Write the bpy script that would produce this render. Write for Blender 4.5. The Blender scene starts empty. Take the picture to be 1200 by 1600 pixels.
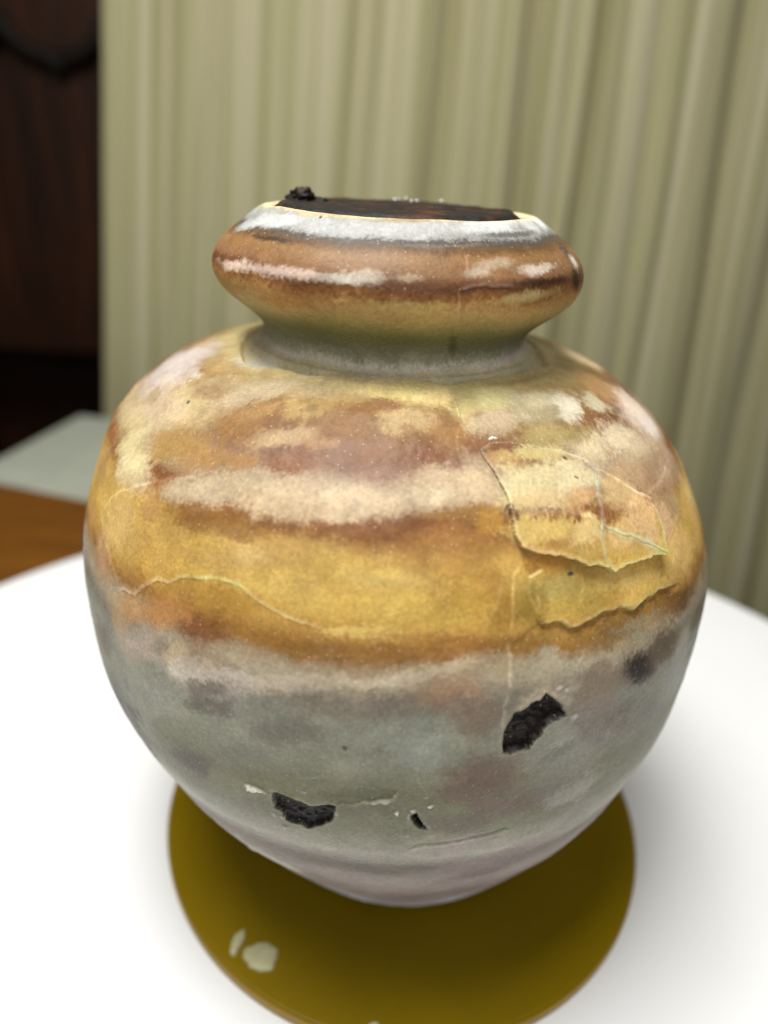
import bpy, bmesh, math, random
import numpy as np
from mathutils import Vector, Matrix

# ------------------------------------------------------------------ camera, world, lamps, exposure
S = 0.08                      # metres per layout unit (radius of the yellow disc)
scene = bpy.context.scene
C = scene.collection

def U(x, y, z):
    return Vector((x * S, y * S, z * S))

cam_data = bpy.data.cameras.new("camera")
cam = bpy.data.objects.new("camera", cam_data)
C.objects.link(cam)
scene.camera = cam
_p, _r = 0.46645, 0.05091
_fw = Vector((0, math.cos(_p), -math.sin(_p)))
_up = Vector((0, math.sin(_p), math.cos(_p)))
_rt = Vector((1, 0, 0))
_r2 = _rt * math.cos(_r) + _up * math.sin(_r)
_u2 = _up * math.cos(_r) - _rt * math.sin(_r)
_m = Matrix((_r2, _u2, -_fw)).transposed().to_4x4()
_m.translation = U(-0.1417, -2.2032, 2.4799)
cam.matrix_world = _m
cam_data.sensor_fit = 'VERTICAL'
cam_data.sensor_height = 36.0
cam_data.sensor_width = 27.0
cam_data.lens = 36.0 * 1085.0 / 1600.0
cam_data.clip_start = 0.005
cam_data.clip_end = 50
cam_data.dof.use_dof = True
cam_data.dof.focus_distance = 1.75 * S
cam_data.dof.aperture_fstop = (cam_data.lens / 1000.0) / (0.050 * S)

world = bpy.data.worlds.new("World")
scene.world = world
world.use_nodes = True
_bg = world.node_tree.nodes['Background']
_bg.inputs[0].default_value = (1.0, 0.97, 0.90, 1)
_bg.inputs[1].default_value = 0.13

def area(name, loc, target, sx, sy, power, color):
    d = bpy.data.lights.new(name, 'AREA')
    d.shape = 'RECTANGLE'
    d.size, d.size_y = sx * S, sy * S
    d.energy = power
    d.color = color
    o = bpy.data.objects.new(name, d)
    C.objects.link(o)
    o.location = U(*loc)
    o.rotation_euler = (U(*target) - U(*loc)).to_track_quat('-Z', 'Y').to_euler()
    return o

area("ceiling_lamp", (-1.5, -1.0, 9.0), (-0.1, 0.0, 0.5), 4.2, 4.0, 7.2, (1.0, 0.98, 0.93))
area("front_fill", (0.5, -8.0, 6.0), (0, 0, 1.0), 4.5, 4.0, 1.3, (1.0, 0.98, 0.94))  # fill added in front to brighten the jar's belly, no real window

scene.view_settings.view_transform = 'Standard'
scene.view_settings.look = 'None'
scene.view_settings.exposure = 0.0
scene.view_settings.gamma = 1.0
scene.render.engine = 'CYCLES'
scene.cycles.use_denoising = True
scene.cycles.max_bounces = 8

CLAY = False

# ------------------------------------------------------------------ noise
def _hash(ix, iy, iz, seed):
    h = (ix.astype(np.uint32) * np.uint32(374761393) + iy.astype(np.uint32) * np.uint32(668265263)
         + iz.astype(np.uint32) * np.uint32(2147483647) + np.uint32((seed * 974711) & 0xffffffff))
    h = (h ^ (h >> np.uint32(13))) * np.uint32(1274126177)
    h = (h ^ (h >> np.uint32(16))) * np.uint32(2246822519)
    h ^= h >> np.uint32(15)
    return (h & np.uint32(0xffffff)).astype(np.float32) / np.float32(0xffffff) * 2 - 1

def vnoise(x, y, z, seed=0):
    x = np.asarray(x, np.float32); y = np.asarray(y, np.float32); z = np.asarray(z, np.float32)
    fx, fy, fz = np.floor(x), np.floor(y), np.floor(z)
    ix, iy, iz = fx.astype(np.int64), fy.astype(np.int64), fz.astype(np.int64)
    tx, ty, tz = x - fx, y - fy, z - fz
    tx, ty, tz = [t * t * t * (t * (t * 6 - 15) + 10) for t in (tx, ty, tz)]
    out = 0
    for dx in (0, 1):
        wx = tx if dx else 1 - tx
        for dy in (0, 1):
            wy = ty if dy else 1 - ty
            for dz in (0, 1):
                wz = tz if dz else 1 - tz
                out = out + wx * wy * wz * _hash(ix + dx, iy + dy, iz + dz, seed)
    return out

def fbm(x, y, z, octaves=4, seed=0, gain=0.5):
    a, t, f, n = 1.0, 0.0, 1.0, 0
    for k in range(octaves):
        t = t + a * vnoise(x * f, y * f, z * f, seed + 17 * k)
        n += a; a *= gain; f *= 2.03
    return t / n * 1.6

def smooth(x):
    x = np.clip(x, 0, 1)
    return x * x * (3 - 2 * x)

# ------------------------------------------------------------------ mesh and object helpers
def link_mesh(name, verts, faces, mat, parent=None, shade=True, colors=None, loc=None):
    me = bpy.data.meshes.new(name)
    verts = np.asarray(verts, np.float32)
    if isinstance(faces, np.ndarray):
        k = faces.shape[1]
        me.vertices.add(len(verts)); me.vertices.foreach_set('co', verts.ravel())
        me.loops.add(faces.size); me.loops.foreach_set('vertex_index', faces.ravel().astype(np.int32))
        me.polygons.add(len(faces))
        me.polygons.foreach_set('loop_start', np.arange(0, faces.size, k, dtype=np.int32))
        me.update(calc_edges=True)
    else:
        me.from_pydata([tuple(v) for v in verts], [], faces)
    if colors is not None:
        a = me.color_attributes.new('stone_colour', 'FLOAT_COLOR', 'POINT')
        c = np.ones((len(verts), 4), np.float32); c[:, :colors.shape[1]] = colors
        a.data.foreach_set('color', c.ravel())
    me.polygons.foreach_set('use_smooth', np.full(len(me.polygons), bool(shade)))
    me.validate()
    me.update()
    if mat: me.materials.append(mat)
    o = bpy.data.objects.new(name, me)
    C.objects.link(o)
    if parent is not None: o.parent = parent
    if loc is not None: o.location = loc
    return o

def bm_obj(name, bm, mat, parent=None, shade=False):
    bmesh.ops.recalc_face_normals(bm, faces=bm.faces)
    me = bpy.data.meshes.new(name); bm.to_mesh(me); bm.free()
    for p in me.polygons: p.use_smooth = shade
    me.materials.append(mat)
    o = bpy.data.objects.new(name, me); C.objects.link(o)
    if parent is not None: o.parent = parent
    return o

def add_box(bm, x0, x1, y0, y1, z0, z1, bevel=0.0, mat=None):
    g = bmesh.ops.create_cube(bm, size=1.0)
    vs = g['verts']
    for v in vs:
        v.co = Vector(((x0 + x1) / 2 + v.co.x * (x1 - x0), (y0 + y1) / 2 + v.co.y * (y1 - y0), (z0 + z1) / 2 + v.co.z * (z1 - z0))) * S
        if mat is not None: v.co = mat @ v.co
    if bevel:
        es = list({e for v in vs for e in v.link_edges})
        bmesh.ops.bevel(bm, geom=es, offset=bevel * S, segments=3, profile=0.5, affect='EDGES')

def lathe(prof, n=160):
    """closed solid of revolution from (r, z) rows, first and last rows are closed with a centre vertex"""
    vs, fs = [], []
    for r, z in prof:
        for k in range(n):
            a = 2 * math.pi * k / n
            vs.append((r * math.cos(a) * S, r * math.sin(a) * S, z * S))
    m = len(prof)
    for i in range(m - 1):
        for k in range(n):
            k2 = (k + 1) % n
            fs.append((i * n + k, i * n + k2, (i + 1) * n + k2, (i + 1) * n + k))
    fs.append(tuple(range(n))[::-1]); fs.append(tuple(range((m - 1) * n, m * n)))
    return vs, fs

def empty(name, loc, label, cat, group=None, rz=0):
    o = bpy.data.objects.new(name, None); C.objects.link(o)
    o.empty_display_size = 0.02
    o.location = loc; o.rotation_euler = (0, 0, rz)
    o['label'] = label; o['category'] = cat
    if group: o['group'] = group
    return o

def structure(o):
    o['kind'] = 'structure'; return o

# ------------------------------------------------------------------ materials
def mat_new(name, base=(0.5, 0.5, 0.5), rough=0.5, spec=0.5):
    m = bpy.data.materials.new(name); m.use_nodes = True
    nt = m.node_tree; b = nt.nodes['Principled BSDF']
    b.inputs['Base Color'].default_value = (*base, 1)
    b.inputs['Roughness'].default_value = rough
    b.inputs['Specular IOR Level'].default_value = spec
    return m, nt, b

def nd(nt, t, **kw):
    n = nt.nodes.new(t)
    for k, v in kw.items():
        if k.startswith('i_'): n.inputs[k[2:]].default_value = v
        else: setattr(n, k, v)
    return n

def noise_mix(nt, b, c1, c2, scale, coord='Object', stretch=(1, 1, 1), detail=5, lo=0.35, hi=0.65, rough=0.55):
    tc = nd(nt, 'ShaderNodeTexCoord'); mp = nd(nt, 'ShaderNodeMapping')
    mp.inputs['Scale'].default_value = stretch
    nz = nd(nt, 'ShaderNodeTexNoise'); nz.inputs['Scale'].default_value = scale
    nz.inputs['Detail'].default_value = detail; nz.inputs['Roughness'].default_value = rough
    cr = nd(nt, 'ShaderNodeValToRGB')
    cr.color_ramp.elements[0].position = lo; cr.color_ramp.elements[1].position = hi
    cr.color_ramp.elements[0].color = (*c1, 1); cr.color_ramp.elements[1].color = (*c2, 1)
    nt.links.new(tc.outputs[coord], mp.inputs[0]); nt.links.new(mp.outputs[0], nz.inputs['Vector'])
    nt.links.new(nz.outputs['Fac'], cr.inputs[0]); nt.links.new(cr.outputs[0], b.inputs['Base Color'])
    return tc, mp, nz, cr

def bump(nt, b, vec, scale, strength, dist=0.001, detail=4):
    nz = nd(nt, 'ShaderNodeTexNoise'); nz.inputs['Scale'].default_value = scale; nz.inputs['Detail'].default_value = detail
    bp = nd(nt, 'ShaderNodeBump'); bp.inputs['Strength'].default_value = strength; bp.inputs['Distance'].default_value = dist
    nt.links.new(vec, nz.inputs['Vector']); nt.links.new(nz.outputs['Fac'], bp.inputs['Height'])
    nt.links.new(bp.outputs[0], b.inputs['Normal'])

M_FLOOR, nt, b = mat_new('dark_floor', rough=0.6)
noise_mix(nt, b, (0.05, 0.035, 0.025), (0.08, 0.055, 0.04), 6)
M_WALL, nt, b = mat_new('wall_paint', rough=0.8)
noise_mix(nt, b, (0.16, 0.15, 0.12), (0.19, 0.18, 0.14), 20)

M_WOOD, nt, b = mat_new('brown_table_wood', rough=0.42)
tc, mp, nz, cr = noise_mix(nt, b, (0.105, 0.038, 0.004), (0.19, 0.072, 0.007), 12, stretch=(1.0, 9, 9), detail=7, lo=0.3, hi=0.7)
bump(nt, b, mp.outputs[0], 30, 0.1)

M_CAB, nt, b = mat_new('dark_cabinet_wood', rough=0.5, spec=0.25)
tc, mp, nz, cr = noise_mix(nt, b, (0.013, 0.0042, 0.0014), (0.040, 0.0125, 0.004), 14, stretch=(6, 6, 0.6), detail=6, lo=0.35, hi=0.68)
M_CABDARK, nt, b = mat_new('groove_shade_black', rough=0.6, spec=0.2)  # black stands in for the shade in the scallop groove
noise_mix(nt, b, (0.004, 0.003, 0.002), (0.010, 0.006, 0.004), 60)

M_GREY, nt, b = mat_new('pale_grey_laminate', rough=0.55, spec=0.3)
noise_mix(nt, b, (0.40, 0.43, 0.36), (0.46, 0.48, 0.41), 30)

M_WHITE, nt, b = mat_new('white_plastic', rough=0.38, spec=0.4)
tc, mp, nz, cr = noise_mix(nt, b, (0.83, 0.845, 0.87), (0.86, 0.875, 0.895), 18)

# amber disc: strongly coloured glossy plastic with a little scatter at its rim
M_DISC, nt, b = mat_new('mustard_plastic', rough=0.4, spec=0.12)
tc, mp, nz, cr = noise_mix(nt, b, (0.19, 0.126, 0.0006), (0.215, 0.142, 0.0008), 25)
b.inputs['Subsurface Weight'].default_value = 0.15
b.inputs['Subsurface Radius'].default_value = (0.006, 0.004, 0.0008)
b.inputs['Subsurface Scale'].default_value = 1.0
bump(nt, b, mp.outputs[0], 300, 0.04)
M_RIMD, nt, b = mat_new('lit_mustard_edge', rough=0.4, spec=0.4)  # lighter mustard paints the disc's edge as lit
noise_mix(nt, b, (0.26, 0.16, 0.002), (0.30, 0.18, 0.003), 60)
M_SPOT, nt, b = mat_new('pale_spots', rough=0.5)
noise_mix(nt, b, (0.42, 0.40, 0.22), (0.50, 0.48, 0.28), 300)

def curtain_mat(name, warm):
    m, nt, b = mat_new(name, rough=0.85, spec=0.1)
    uv = nd(nt, 'ShaderNodeUVMap'); uv.uv_map = 'UVMap'
    mp = nd(nt, 'ShaderNodeMapping'); mp.inputs['Scale'].default_value = (75, 0.4, 1)
    n1 = nd(nt, 'ShaderNodeTexNoise'); n1.inputs['Scale'].default_value = 1.0; n1.inputs['Detail'].default_value = 3
    cr = nd(nt, 'ShaderNodeValToRGB'); e = cr.color_ramp.elements
    e[0].position = 0.34; e[0].color = (0.37, 0.35, 0.175, 1)
    e[1].position = 0.66; e[1].color = (0.65, 0.60, 0.43, 1)
    k = e.new(0.5); k.color = (0.52, 0.49, 0.29, 1)
    mp2 = nd(nt, 'ShaderNodeMapping'); mp2.inputs['Scale'].default_value = (900, 260, 1)
    n2 = nd(nt, 'ShaderNodeTexNoise'); n2.inputs['Scale'].default_value = 1.0; n2.inputs['Detail'].default_value = 2
    mx = nd(nt, 'ShaderNodeMix', data_type='RGBA', blend_type='MULTIPLY'); mx.inputs[0].default_value = 0.25
    L = nt.links.new
    L(uv.outputs[0], mp.inputs[0]); L(mp.outputs[0], n1.inputs['Vector']); L(n1.outputs['Fac'], cr.inputs[0])
    L(uv.outputs[0], mp2.inputs[0]); L(mp2.outputs[0], n2.inputs['Vector'])
    L(cr.outputs[0], mx.inputs[6]); L(n2.outputs['Fac'], mx.inputs[7]); L(mx.outputs[2], b.inputs['Base Color'])
    bp = nd(nt, 'ShaderNodeBump'); bp.inputs['Strength'].default_value = 0.2; bp.inputs['Distance'].default_value = 0.0006
    L(n2.outputs['Fac'], bp.inputs['Height']); L(bp.outputs[0], b.inputs['Normal'])
    return m
M_CURT = curtain_mat('striped_curtain_cloth', 0)

def stone_mat(name):
    m, nt, b = mat_new(name, rough=0.5, spec=0.22)
    L = nt.links.new
    at = nd(nt, 'ShaderNodeAttribute'); at.attribute_name = 'stone_colour'
    tc = nd(nt, 'ShaderNodeTexCoord')
    # crystalline grain
    n1 = nd(nt, 'ShaderNodeTexNoise'); n1.inputs['Scale'].default_value = 1250; n1.inputs['Detail'].default_value = 3; n1.inputs['Roughness'].default_value = 0.7
    n2 = nd(nt, 'ShaderNodeTexNoise'); n2.inputs['Scale'].default_value = 95; n2.inputs['Detail'].default_value = 5; n2.inputs['Roughness'].default_value = 0.65
    for n in (n1, n2): L(tc.outputs['Object'], n.inputs['Vector'])
    r1 = nd(nt, 'ShaderNodeMapRange'); r1.inputs['From Min'].default_value = 0.25; r1.inputs['From Max'].default_value = 0.75
    r1.inputs['To Min'].default_value = 0.80; r1.inputs['To Max'].default_value = 1.20
    r2 = nd(nt, 'ShaderNodeMapRange'); r2.inputs['From Min'].default_value = 0.3; r2.inputs['From Max'].default_value = 0.7
    r2.inputs['To Min'].default_value = 0.86; r2.inputs['To Max'].default_value = 1.14
    L(n1.outputs['Fac'], r1.inputs['Value']); L(n2.outputs['Fac'], r2.inputs['Value'])
    mul = nd(nt, 'ShaderNodeMath', operation='MULTIPLY'); L(r1.outputs[0], mul.inputs[0]); L(r2.outputs[0], mul.inputs[1])
    mx = nd(nt, 'ShaderNodeVectorMath', operation='SCALE'); L(at.outputs['Color'], mx.inputs[0]); L(mul.outputs[0], mx.inputs['Scale'])
    # tiny pale crystal specks
    vo = nd(nt, 'ShaderNodeTexVoronoi'); vo.inputs['Scale'].default_value = 950
    L(tc.outputs['Object'], vo.inputs['Vector'])
    lt = nd(nt, 'ShaderNodeMapRange'); lt.inputs['From Min'].default_value = 0.21; lt.inputs['From Max'].default_value = 0.04
    lt.inputs['To Min'].default_value = 0.0; lt.inputs['To Max'].default_value = 1.0
    L(vo.outputs['Distance'], lt.inputs['Value'])
    sx = nd(nt, 'ShaderNodeSeparateColor'); L(vo.outputs['Color'], sx.inputs[0])
    gt = nd(nt, 'ShaderNodeMath', operation='GREATER_THAN'); gt.inputs[1].default_value = 0.62; L(sx.outputs[0], gt.inputs[0])
    sp = nd(nt, 'ShaderNodeMath', operation='MULTIPLY'); L(lt.outputs[0], sp.inputs[0]); L(gt.outputs[0], sp.inputs[1])
    sp2 = nd(nt, 'ShaderNodeMath', operation='MULTIPLY'); L(sp.outputs[0], sp2.inputs[0]); sp2.inputs[1].default_value = 0.55
    m2 = nd(nt, 'ShaderNodeMix', data_type='RGBA'); L(sp2.outputs[0], m2.inputs[0]); L(mx.outputs[0], m2.inputs[6])
    m2.inputs[7].default_value = (0.74, 0.62, 0.42, 1)
    L(m2.outputs[2], b.inputs['Base Color'])
    b.inputs['Subsurface Weight'].default_value = 0.55
    b.inputs['Subsurface Radius'].default_value = (0.0042, 0.0029, 0.0017)
    b.inputs['Subsurface Scale'].default_value = 1.0
    b.inputs['Sheen Weight'].default_value = 0.0
    b.inputs['Sheen Roughness'].default_value = 0.6
    bp = nd(nt, 'ShaderNodeBump'); bp.inputs['Strength'].default_value = 0.30; bp.inputs['Distance'].default_value = 0.0004
    L(n1.outputs['Fac'], bp.inputs['Height'])
    L(bp.outputs[0], b.inputs['Normal'])
    rr = nd(nt, 'ShaderNodeMapRange'); rr.inputs['To Min'].default_value = 0.34; rr.inputs['To Max'].default_value = 0.54
    L(n2.outputs['Fac'], rr.inputs['Value']); L(rr.outputs[0], b.inputs['Roughness'])
    return m
M_STONE = stone_mat('banded_alabaster')
if CLAY:
    M_STONE, nt, b = mat_new('clay', (0.25, 0.25, 0.25), 0.9, 0.0)

M_RES, nt, b = mat_new('dark_residue', rough=0.65, spec=0.3)
tc, mp, nz, cr = noise_mix(nt, b, (0.006, 0.004, 0.0035), (0.10, 0.030, 0.007), 95, detail=6, lo=0.49, hi=0.75, rough=0.7)
bump(nt, b, mp.outputs[0], 260, 0.6, 0.0012)
M_GLINT, nt, b = mat_new('painted_glint', (0.7, 0.7, 0.72), 0.3, 0.6)  # pale colour stands in for white glints on the residue

# ------------------------------------------------------------------ setting
bm = bmesh.new(); add_box(bm, -30, 30, -30, 30, -9.4, -9.0)
structure(bm_obj('floor', bm, M_FLOOR))
bm = bmesh.new(); add_box(bm, -30, 30, 10.5, 10.9, -9.0, 22)
structure(bm_obj('wall', bm, M_WALL))

# brown wooden table (its far edge runs down to the right)
ZT = -0.20
ang = math.radians(-15.8)
tb = empty('wooden_table', U(0, 0, -9.0), 'brown wooden table carrying the white turntable', 'table')
Mt = Matrix.Translation(U(0, 0, 9.0)) @ Matrix.Rotation(ang, 4, 'Z')
def tbox(name, x0, x1, y0, y1, z0, z1, bev, mat, parent):
    bm = bmesh.new(); add_box(bm, x0, x1, y0, y1, z0, z1, bev, Mt); return bm_obj(name, bm, mat, parent)
tbox('tabletop', -8.5, 7.5, -7.0, 2.12 + 0.11, ZT - 0.35, ZT, 0.04, M_WOOD, tb)
for lx in (-8.1, 7.1):
    for ly in (-6.6, 1.75):
        tbox('leg', lx - 0.3, lx + 0.3, ly - 0.3, ly + 0.3, -9.0, ZT - 0.352, 0.03, M_WOOD, tb)
tbox('apron', -7.7, 6.7, 1.60, 1.85, ZT - 1.3, ZT - 0.352, 0.02, M_WOOD, tb)

# pale grey side table beyond the brown one
sd = empty('side_table', U(-2.2, 5.0, -9.0), 'pale grey side table behind the brown table, beside the dark cabinet', 'table')
Ms = Matrix.Translation(U(-2.2, 5.0, 0) * -1 + U(0, 0, 9.0)) @ Matrix.Translation(U(-4.0, 6.0, 0)) @ Matrix.Rotation(math.radians(-10.0), 4, 'Z')
bm = bmesh.new(); add_box(bm, 0.0, 4.2, -3.0, 0.0, -0.72, -0.5, 0.05, Ms); bm_obj('tabletop', bm, M_GREY, sd)
for lx in (0.3, 3.9):
    for ly in (-2.7, -0.3):
        bm = bmesh.new(); add_box(bm, lx - .12, lx + .12, ly - .12, ly + .12, -9.0, -0.722, 0.02, Ms); bm_obj('leg', bm, M_GREY, sd)

# dark carved cabinet on the left
cb = empty('cabinet', U(-6.0, 9.2, -9.0), 'dark brown wooden cabinet with scalloped carving beside the curtain', 'cabinet')
Mc = Matrix.Translation(U(6.0, -9.2, 9.0))
def cbox(name, x0, x1, y0, y1, z0, z1, bev, mat):
    bm = bmesh.new(); add_box(bm, x0, x1, y0, y1, z0, z1, bev, Mc); return bm_obj(name, bm, mat, cb)
YC = 8.0
cbox('side_panel', -8.6, -8.4, YC, 10.2, -9.0, 8.0, 0.03, M_CAB)
cbox('side_panel', -3.0, -2.8, YC, 10.2, -9.0, 8.0, 0.03, M_CAB)
cbox('back_panel', -8.398, -3.002, 10.0, 10.2, -9.0, 8.0, 0.0, M_CAB)
cbox('door', -8.398, -5.602, YC + 0.1, YC + 0.4, -0.3, 7.9, 0.04, M_CAB)  # doors stop short: open niche below is made up to go dark
cbox('door', -5.598, -3.002, YC + 0.1, YC + 0.4, -0.3, 7.9, 0.04, M_CAB)
cbox('shelf', -8.398, -3.002, YC + 0.5, 9.998, 0.0, 0.25, 0.02, M_CAB)
cbox('shelf', -8.398, -3.002, YC + 0.3, 9.998, -8.9, -8.6, 0.02, M_CAB)
# scalloped board: lower edge drawn as drops with a pendant point
drop = [(-0.65, 0.40), (-0.60, 0.28), (-0.50, 0.17), (-0.38, 0.09), (-0.25, 0.04), (-0.12, 0.01), (-0.05, -0.02), (0.0, -0.10), (0.05, -0.02), (0.12, 0.01), (0.25, 0.05), (0.38, 0.11), (0.48, 0.20), (0.55, 0.30), (0.60, 0.40), (0.65, 0.42)]
edge = []
for k in range(-3, 2):
    for dx, dz in drop[:-1]:
        edge.append((-4.47 + 1.30 * k + dx, 3.44 + dz))
edge = [p for p in edge if -8.38 < p[0] < -3.02]
bm = bmesh.new()
ring = [(x, z) for x, z in edge] + [(edge[-1][0], 7.6), (edge[0][0], 7.6)]
fv = [bm.verts.new(Mc @ U(x, YC - 0.06, z)) for x, z in ring]
bk = [bm.verts.new(Mc @ U(x, YC + 0.097, z)) for x, z in ring]
bm.faces.new(fv); bm.faces.new(bk[::-1])
for i in range(len(ring)):
    j = (i + 1) % len(ring); bm.faces.new((fv[i], bk[i], bk[j], fv[j]))
bm_obj('carved_board', bm, M_CAB, cb)
bm = bmesh.new()                                   # raised strip along the scallops, coloured black for the groove's shade
rows = []
for i, (x, z) in enumerate(edge):
    a = edge[max(i - 1, 0)]; c = edge[min(i + 1, len(edge) - 1)]
    t = Vector((c[0] - a[0], 0, c[1] - a[1])).normalized(); n = Vector((-t.z, 0, t.x))
    row = []
    for q in range(8):
        w = 2 * math.pi * q / 8
        p = Vector((x, YC - 0.06, z)) + n * (0.10 * math.cos(w)) + Vector((0, -0.10 * math.sin(w), 0))
        row.append(bm.verts.new(Mc @ (p * S)))
    rows.append(row)
for i in range(len(rows) - 1):
    for q in range(8):
        bm.faces.new((rows[i][q], rows[i][(q + 1) % 8], rows[i + 1][(q + 1) % 8], rows[i + 1][q]))
bm.faces.new(rows[0]); bm.faces.new(rows[-1][::-1])
bm_obj('scallop_shade_strip', bm, M_CABDARK, cb, True)

# curtain: pleats placed along the rail, flaring a little towards the hem
def px2x(px): return -3.46 + (px - 165) * (6.99 / 1011)
folds = [(205, .05, 14), (262, .15, 13), (335, .17, 16), (380, .03, 14), (500, .03, 30), (560, .11, 9), (608, .14, 15), (705, .30, 17), (775, .08, 14), (843, .36, 13), (905, .08, 10), (945, .40, 12),
         (990, .09, 12), (1042, .12, 16), (1090, .12, 14), (1187, .40, 24), (1290, .3, 26), (1370, .35, 20), (1480, .35, 24), (1580, .3, 22), (1700, .3, 22)]
xs = np.linspace(px2x(165), px2x(1800), 900); zs = np.linspace(9.0, -7.0, 140)
X0, Z0 = np.meshgrid(xs, zs)
kk = -0.13 + (X0 + 3.46) / 6.99 * 0.2015
lean = kk * (3.9 - Z0)
dep = np.zeros_like(X0)
for px, d, w in folds:
    wx = w * 6.99 / 1011 * (1.0 + 0.10 * np.sin(Z0 * 0.7 + px))
    cx = px2x(px) + 0.03 * np.sin(Z0 * 0.9 + px * 1.7)
    dep += 0.72 * d * np.exp(-((X0 - cx) / wx) ** 2) * (1 + 0.12 * np.sin(Z0 * 0.5 + px))
dep += 0.03 * fbm(X0 * 3.2, Z0 * 0.12, X0 * 0, 3, 5) + 0.008 * fbm(X0 * 9, Z0 * 0.8, X0 * 0, 3, 9)
Y0 = 6.9 + dep
V = np.stack([(X0 + lean), Y0, Z0], -1).reshape(-1, 3) * S
nr, nc = X0.shape
I = np.arange(nr * nc).reshape(nr, nc)
F = np.stack([I[:-1, :-1], I[1:, :-1], I[1:, 1:], I[:-1, 1:]], -1).reshape(-1, 4)
cu = link_mesh('curtain', V, F, M_CURT, None, True)
uvl = cu.data.uv_layers.new(name='UVMap')
uvv = np.stack([X0.ravel() / 10.0, Z0.ravel() / 10.0], -1).astype(np.float32)
uvl.data.foreach_set('uv', uvv[F.ravel()].ravel())
so = cu.modifiers.new('thickness', 'SOLIDIFY'); so.thickness = 0.012 * S; so.offset = 1
cu['label'] = 'pleated olive and cream striped curtain hanging behind the jar'; cu['category'] = 'curtain'

# white round turntable
tt = empty('turntable', U(-0.088, -0.294, ZT), 'round white turntable lying on the brown table under the jar', 'turntable')
R2 = 3.085
vs, fs = lathe([(R2 - 0.03, 0.06), (R2 - 0.008, 0.068), (R2, 0.085), (R2, 0.125), (R2 - 0.006, 0.142), (R2 - 0.02, 0.148), (R2 - 0.06, 0.15)], 256)
link_mesh('platter', vs, fs, M_WHITE, tt, False)
vs, fs = lathe([(2.3, 0.0), (2.3, 0.058)], 128)
link_mesh('base', vs, fs, M_WHITE, tt, False)

# mustard disc
dk = empty('disc', U(0, 0, -0.05), 'round mustard yellow plastic disc under the jar on the turntable', 'disc')
vs, fs = lathe([(0.9945, 0.0015), (0.9945, 0.040), (0.991, 0.047), (0.984, 0.05)], 220)
link_mesh('plate', vs, fs, M_DISC, dk, False)
n = 220; rows = [(0.9947, 0.002), (1.0, 0.004), (1.0, 0.034), (0.9985, 0.040), (0.9947, 0.044)]
vs = [(r * math.cos(2 * math.pi * k / n) * S, r * math.sin(2 * math.pi * k / n) * S, z * S) for r, z in rows for k in range(n)]
fs = [(i * n + k, i * n + (k + 1) % n, ((i + 1) % len(rows)) * n + (k + 1) % n, ((i + 1) % len(rows)) * n + k) for i in range(len(rows)) for k in range(n)]
link_mesh('lit_edge_band', vs, fs, M_RIMD, dk, True)
def spot(name, cx, cy, rx, ry, rot, seed):  # pale irregular spot lying on the disc
    rs = np.random.RandomState(seed); n = 60; vs = []; rows = [(1.0, 0.0), (0.97, 0.006), (0.85, 0.010), (0.5, 0.011)]
    ph = rs.rand(3) * 6.28
    for f_, h in rows:
        for k in range(n):
            a = 2 * math.pi * k / n
            w = 1 + 0.05 * math.sin(2 * a + ph[0]) + 0.07 * math.sin(3 * a + ph[1]) + 0.05 * math.sin(5 * a + ph[2]) + 0.03 * math.sin(9 * a + ph[0])
            x, y = rx * w * f_ * math.cos(a), ry * w * f_ * math.sin(a)
            vs.append(((cx + x * math.cos(rot) - y * math.sin(rot)) * S, (cy + x * math.sin(rot) + y * math.cos(rot)) * S, (0.0502 + h) * S))
    fs = [(i * n + k, i * n + (k + 1) % n, (i + 1) * n + (k + 1) % n, (i + 1) * n + k) for i in range(len(rows) - 1) for k in range(n)]
    fs.append(tuple(range(3 * n, 4 * n)))
    link_mesh(name, vs, fs, M_SPOT, dk, True)
spot('pale_spot', -0.4890, -0.7540, 0.0596, 0.0495, 0.050, 408)
spot('pale_spot', -0.5806, -0.7099, 0.0497, 0.0180, 1.360, 371)
spot('pale_spot', -0.0884, -0.9517, 0.0165, 0.0092, 0.046, 585)


# ------------------------------------------------------------------ the alabaster jar
BZ = [0.0, 0.05, 0.1, 0.15, 0.2, 0.25, 0.3, 0.35, 0.4, 0.45, 0.5, 0.55, 0.6, 0.65, 0.7, 0.75, 0.8, 0.85, 0.9, 0.95, 1.0, 1.05, 1.1, 1.15, 1.2, 1.25, 1.3, 1.35, 1.4, 1.45, 1.5, 1.55, 1.6, 1.65, 1.7, 1.75, 1.8, 1.85, 1.9]
BR = [0.5473, 0.5788, 0.6097, 0.64, 0.6698, 0.6991, 0.728, 0.7568, 0.7857, 0.8145, 0.843, 0.8699, 0.8945, 0.917, 0.9367, 0.9541, 0.9705, 0.9867, 1.002, 1.0144, 1.0226, 1.0276, 1.0309, 1.0334, 1.0347, 1.034, 1.0315, 1.0278, 1.0218, 1.0115, 0.9962, 0.9766, 0.9547, 0.9318, 0.9072, 0.8752, 0.83, 0.7713, 0.7024]
BC = [-0.0132, -0.0151, -0.0174, -0.0202, -0.0235, -0.0273, -0.0314, -0.0356, -0.0399, -0.0441, -0.0481, -0.0523, -0.0568, -0.0617, -0.0665, -0.0711, -0.0755, -0.08, -0.0845, -0.0889, -0.0926, -0.0951, -0.0962, -0.0967, -0.0974, -0.0983, -0.0991, -0.0995, -0.1001, -0.1018, -0.105, -0.1093, -0.1143, -0.12, -0.126, -0.1306, -0.1325, -0.1329, -0.1334]
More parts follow.
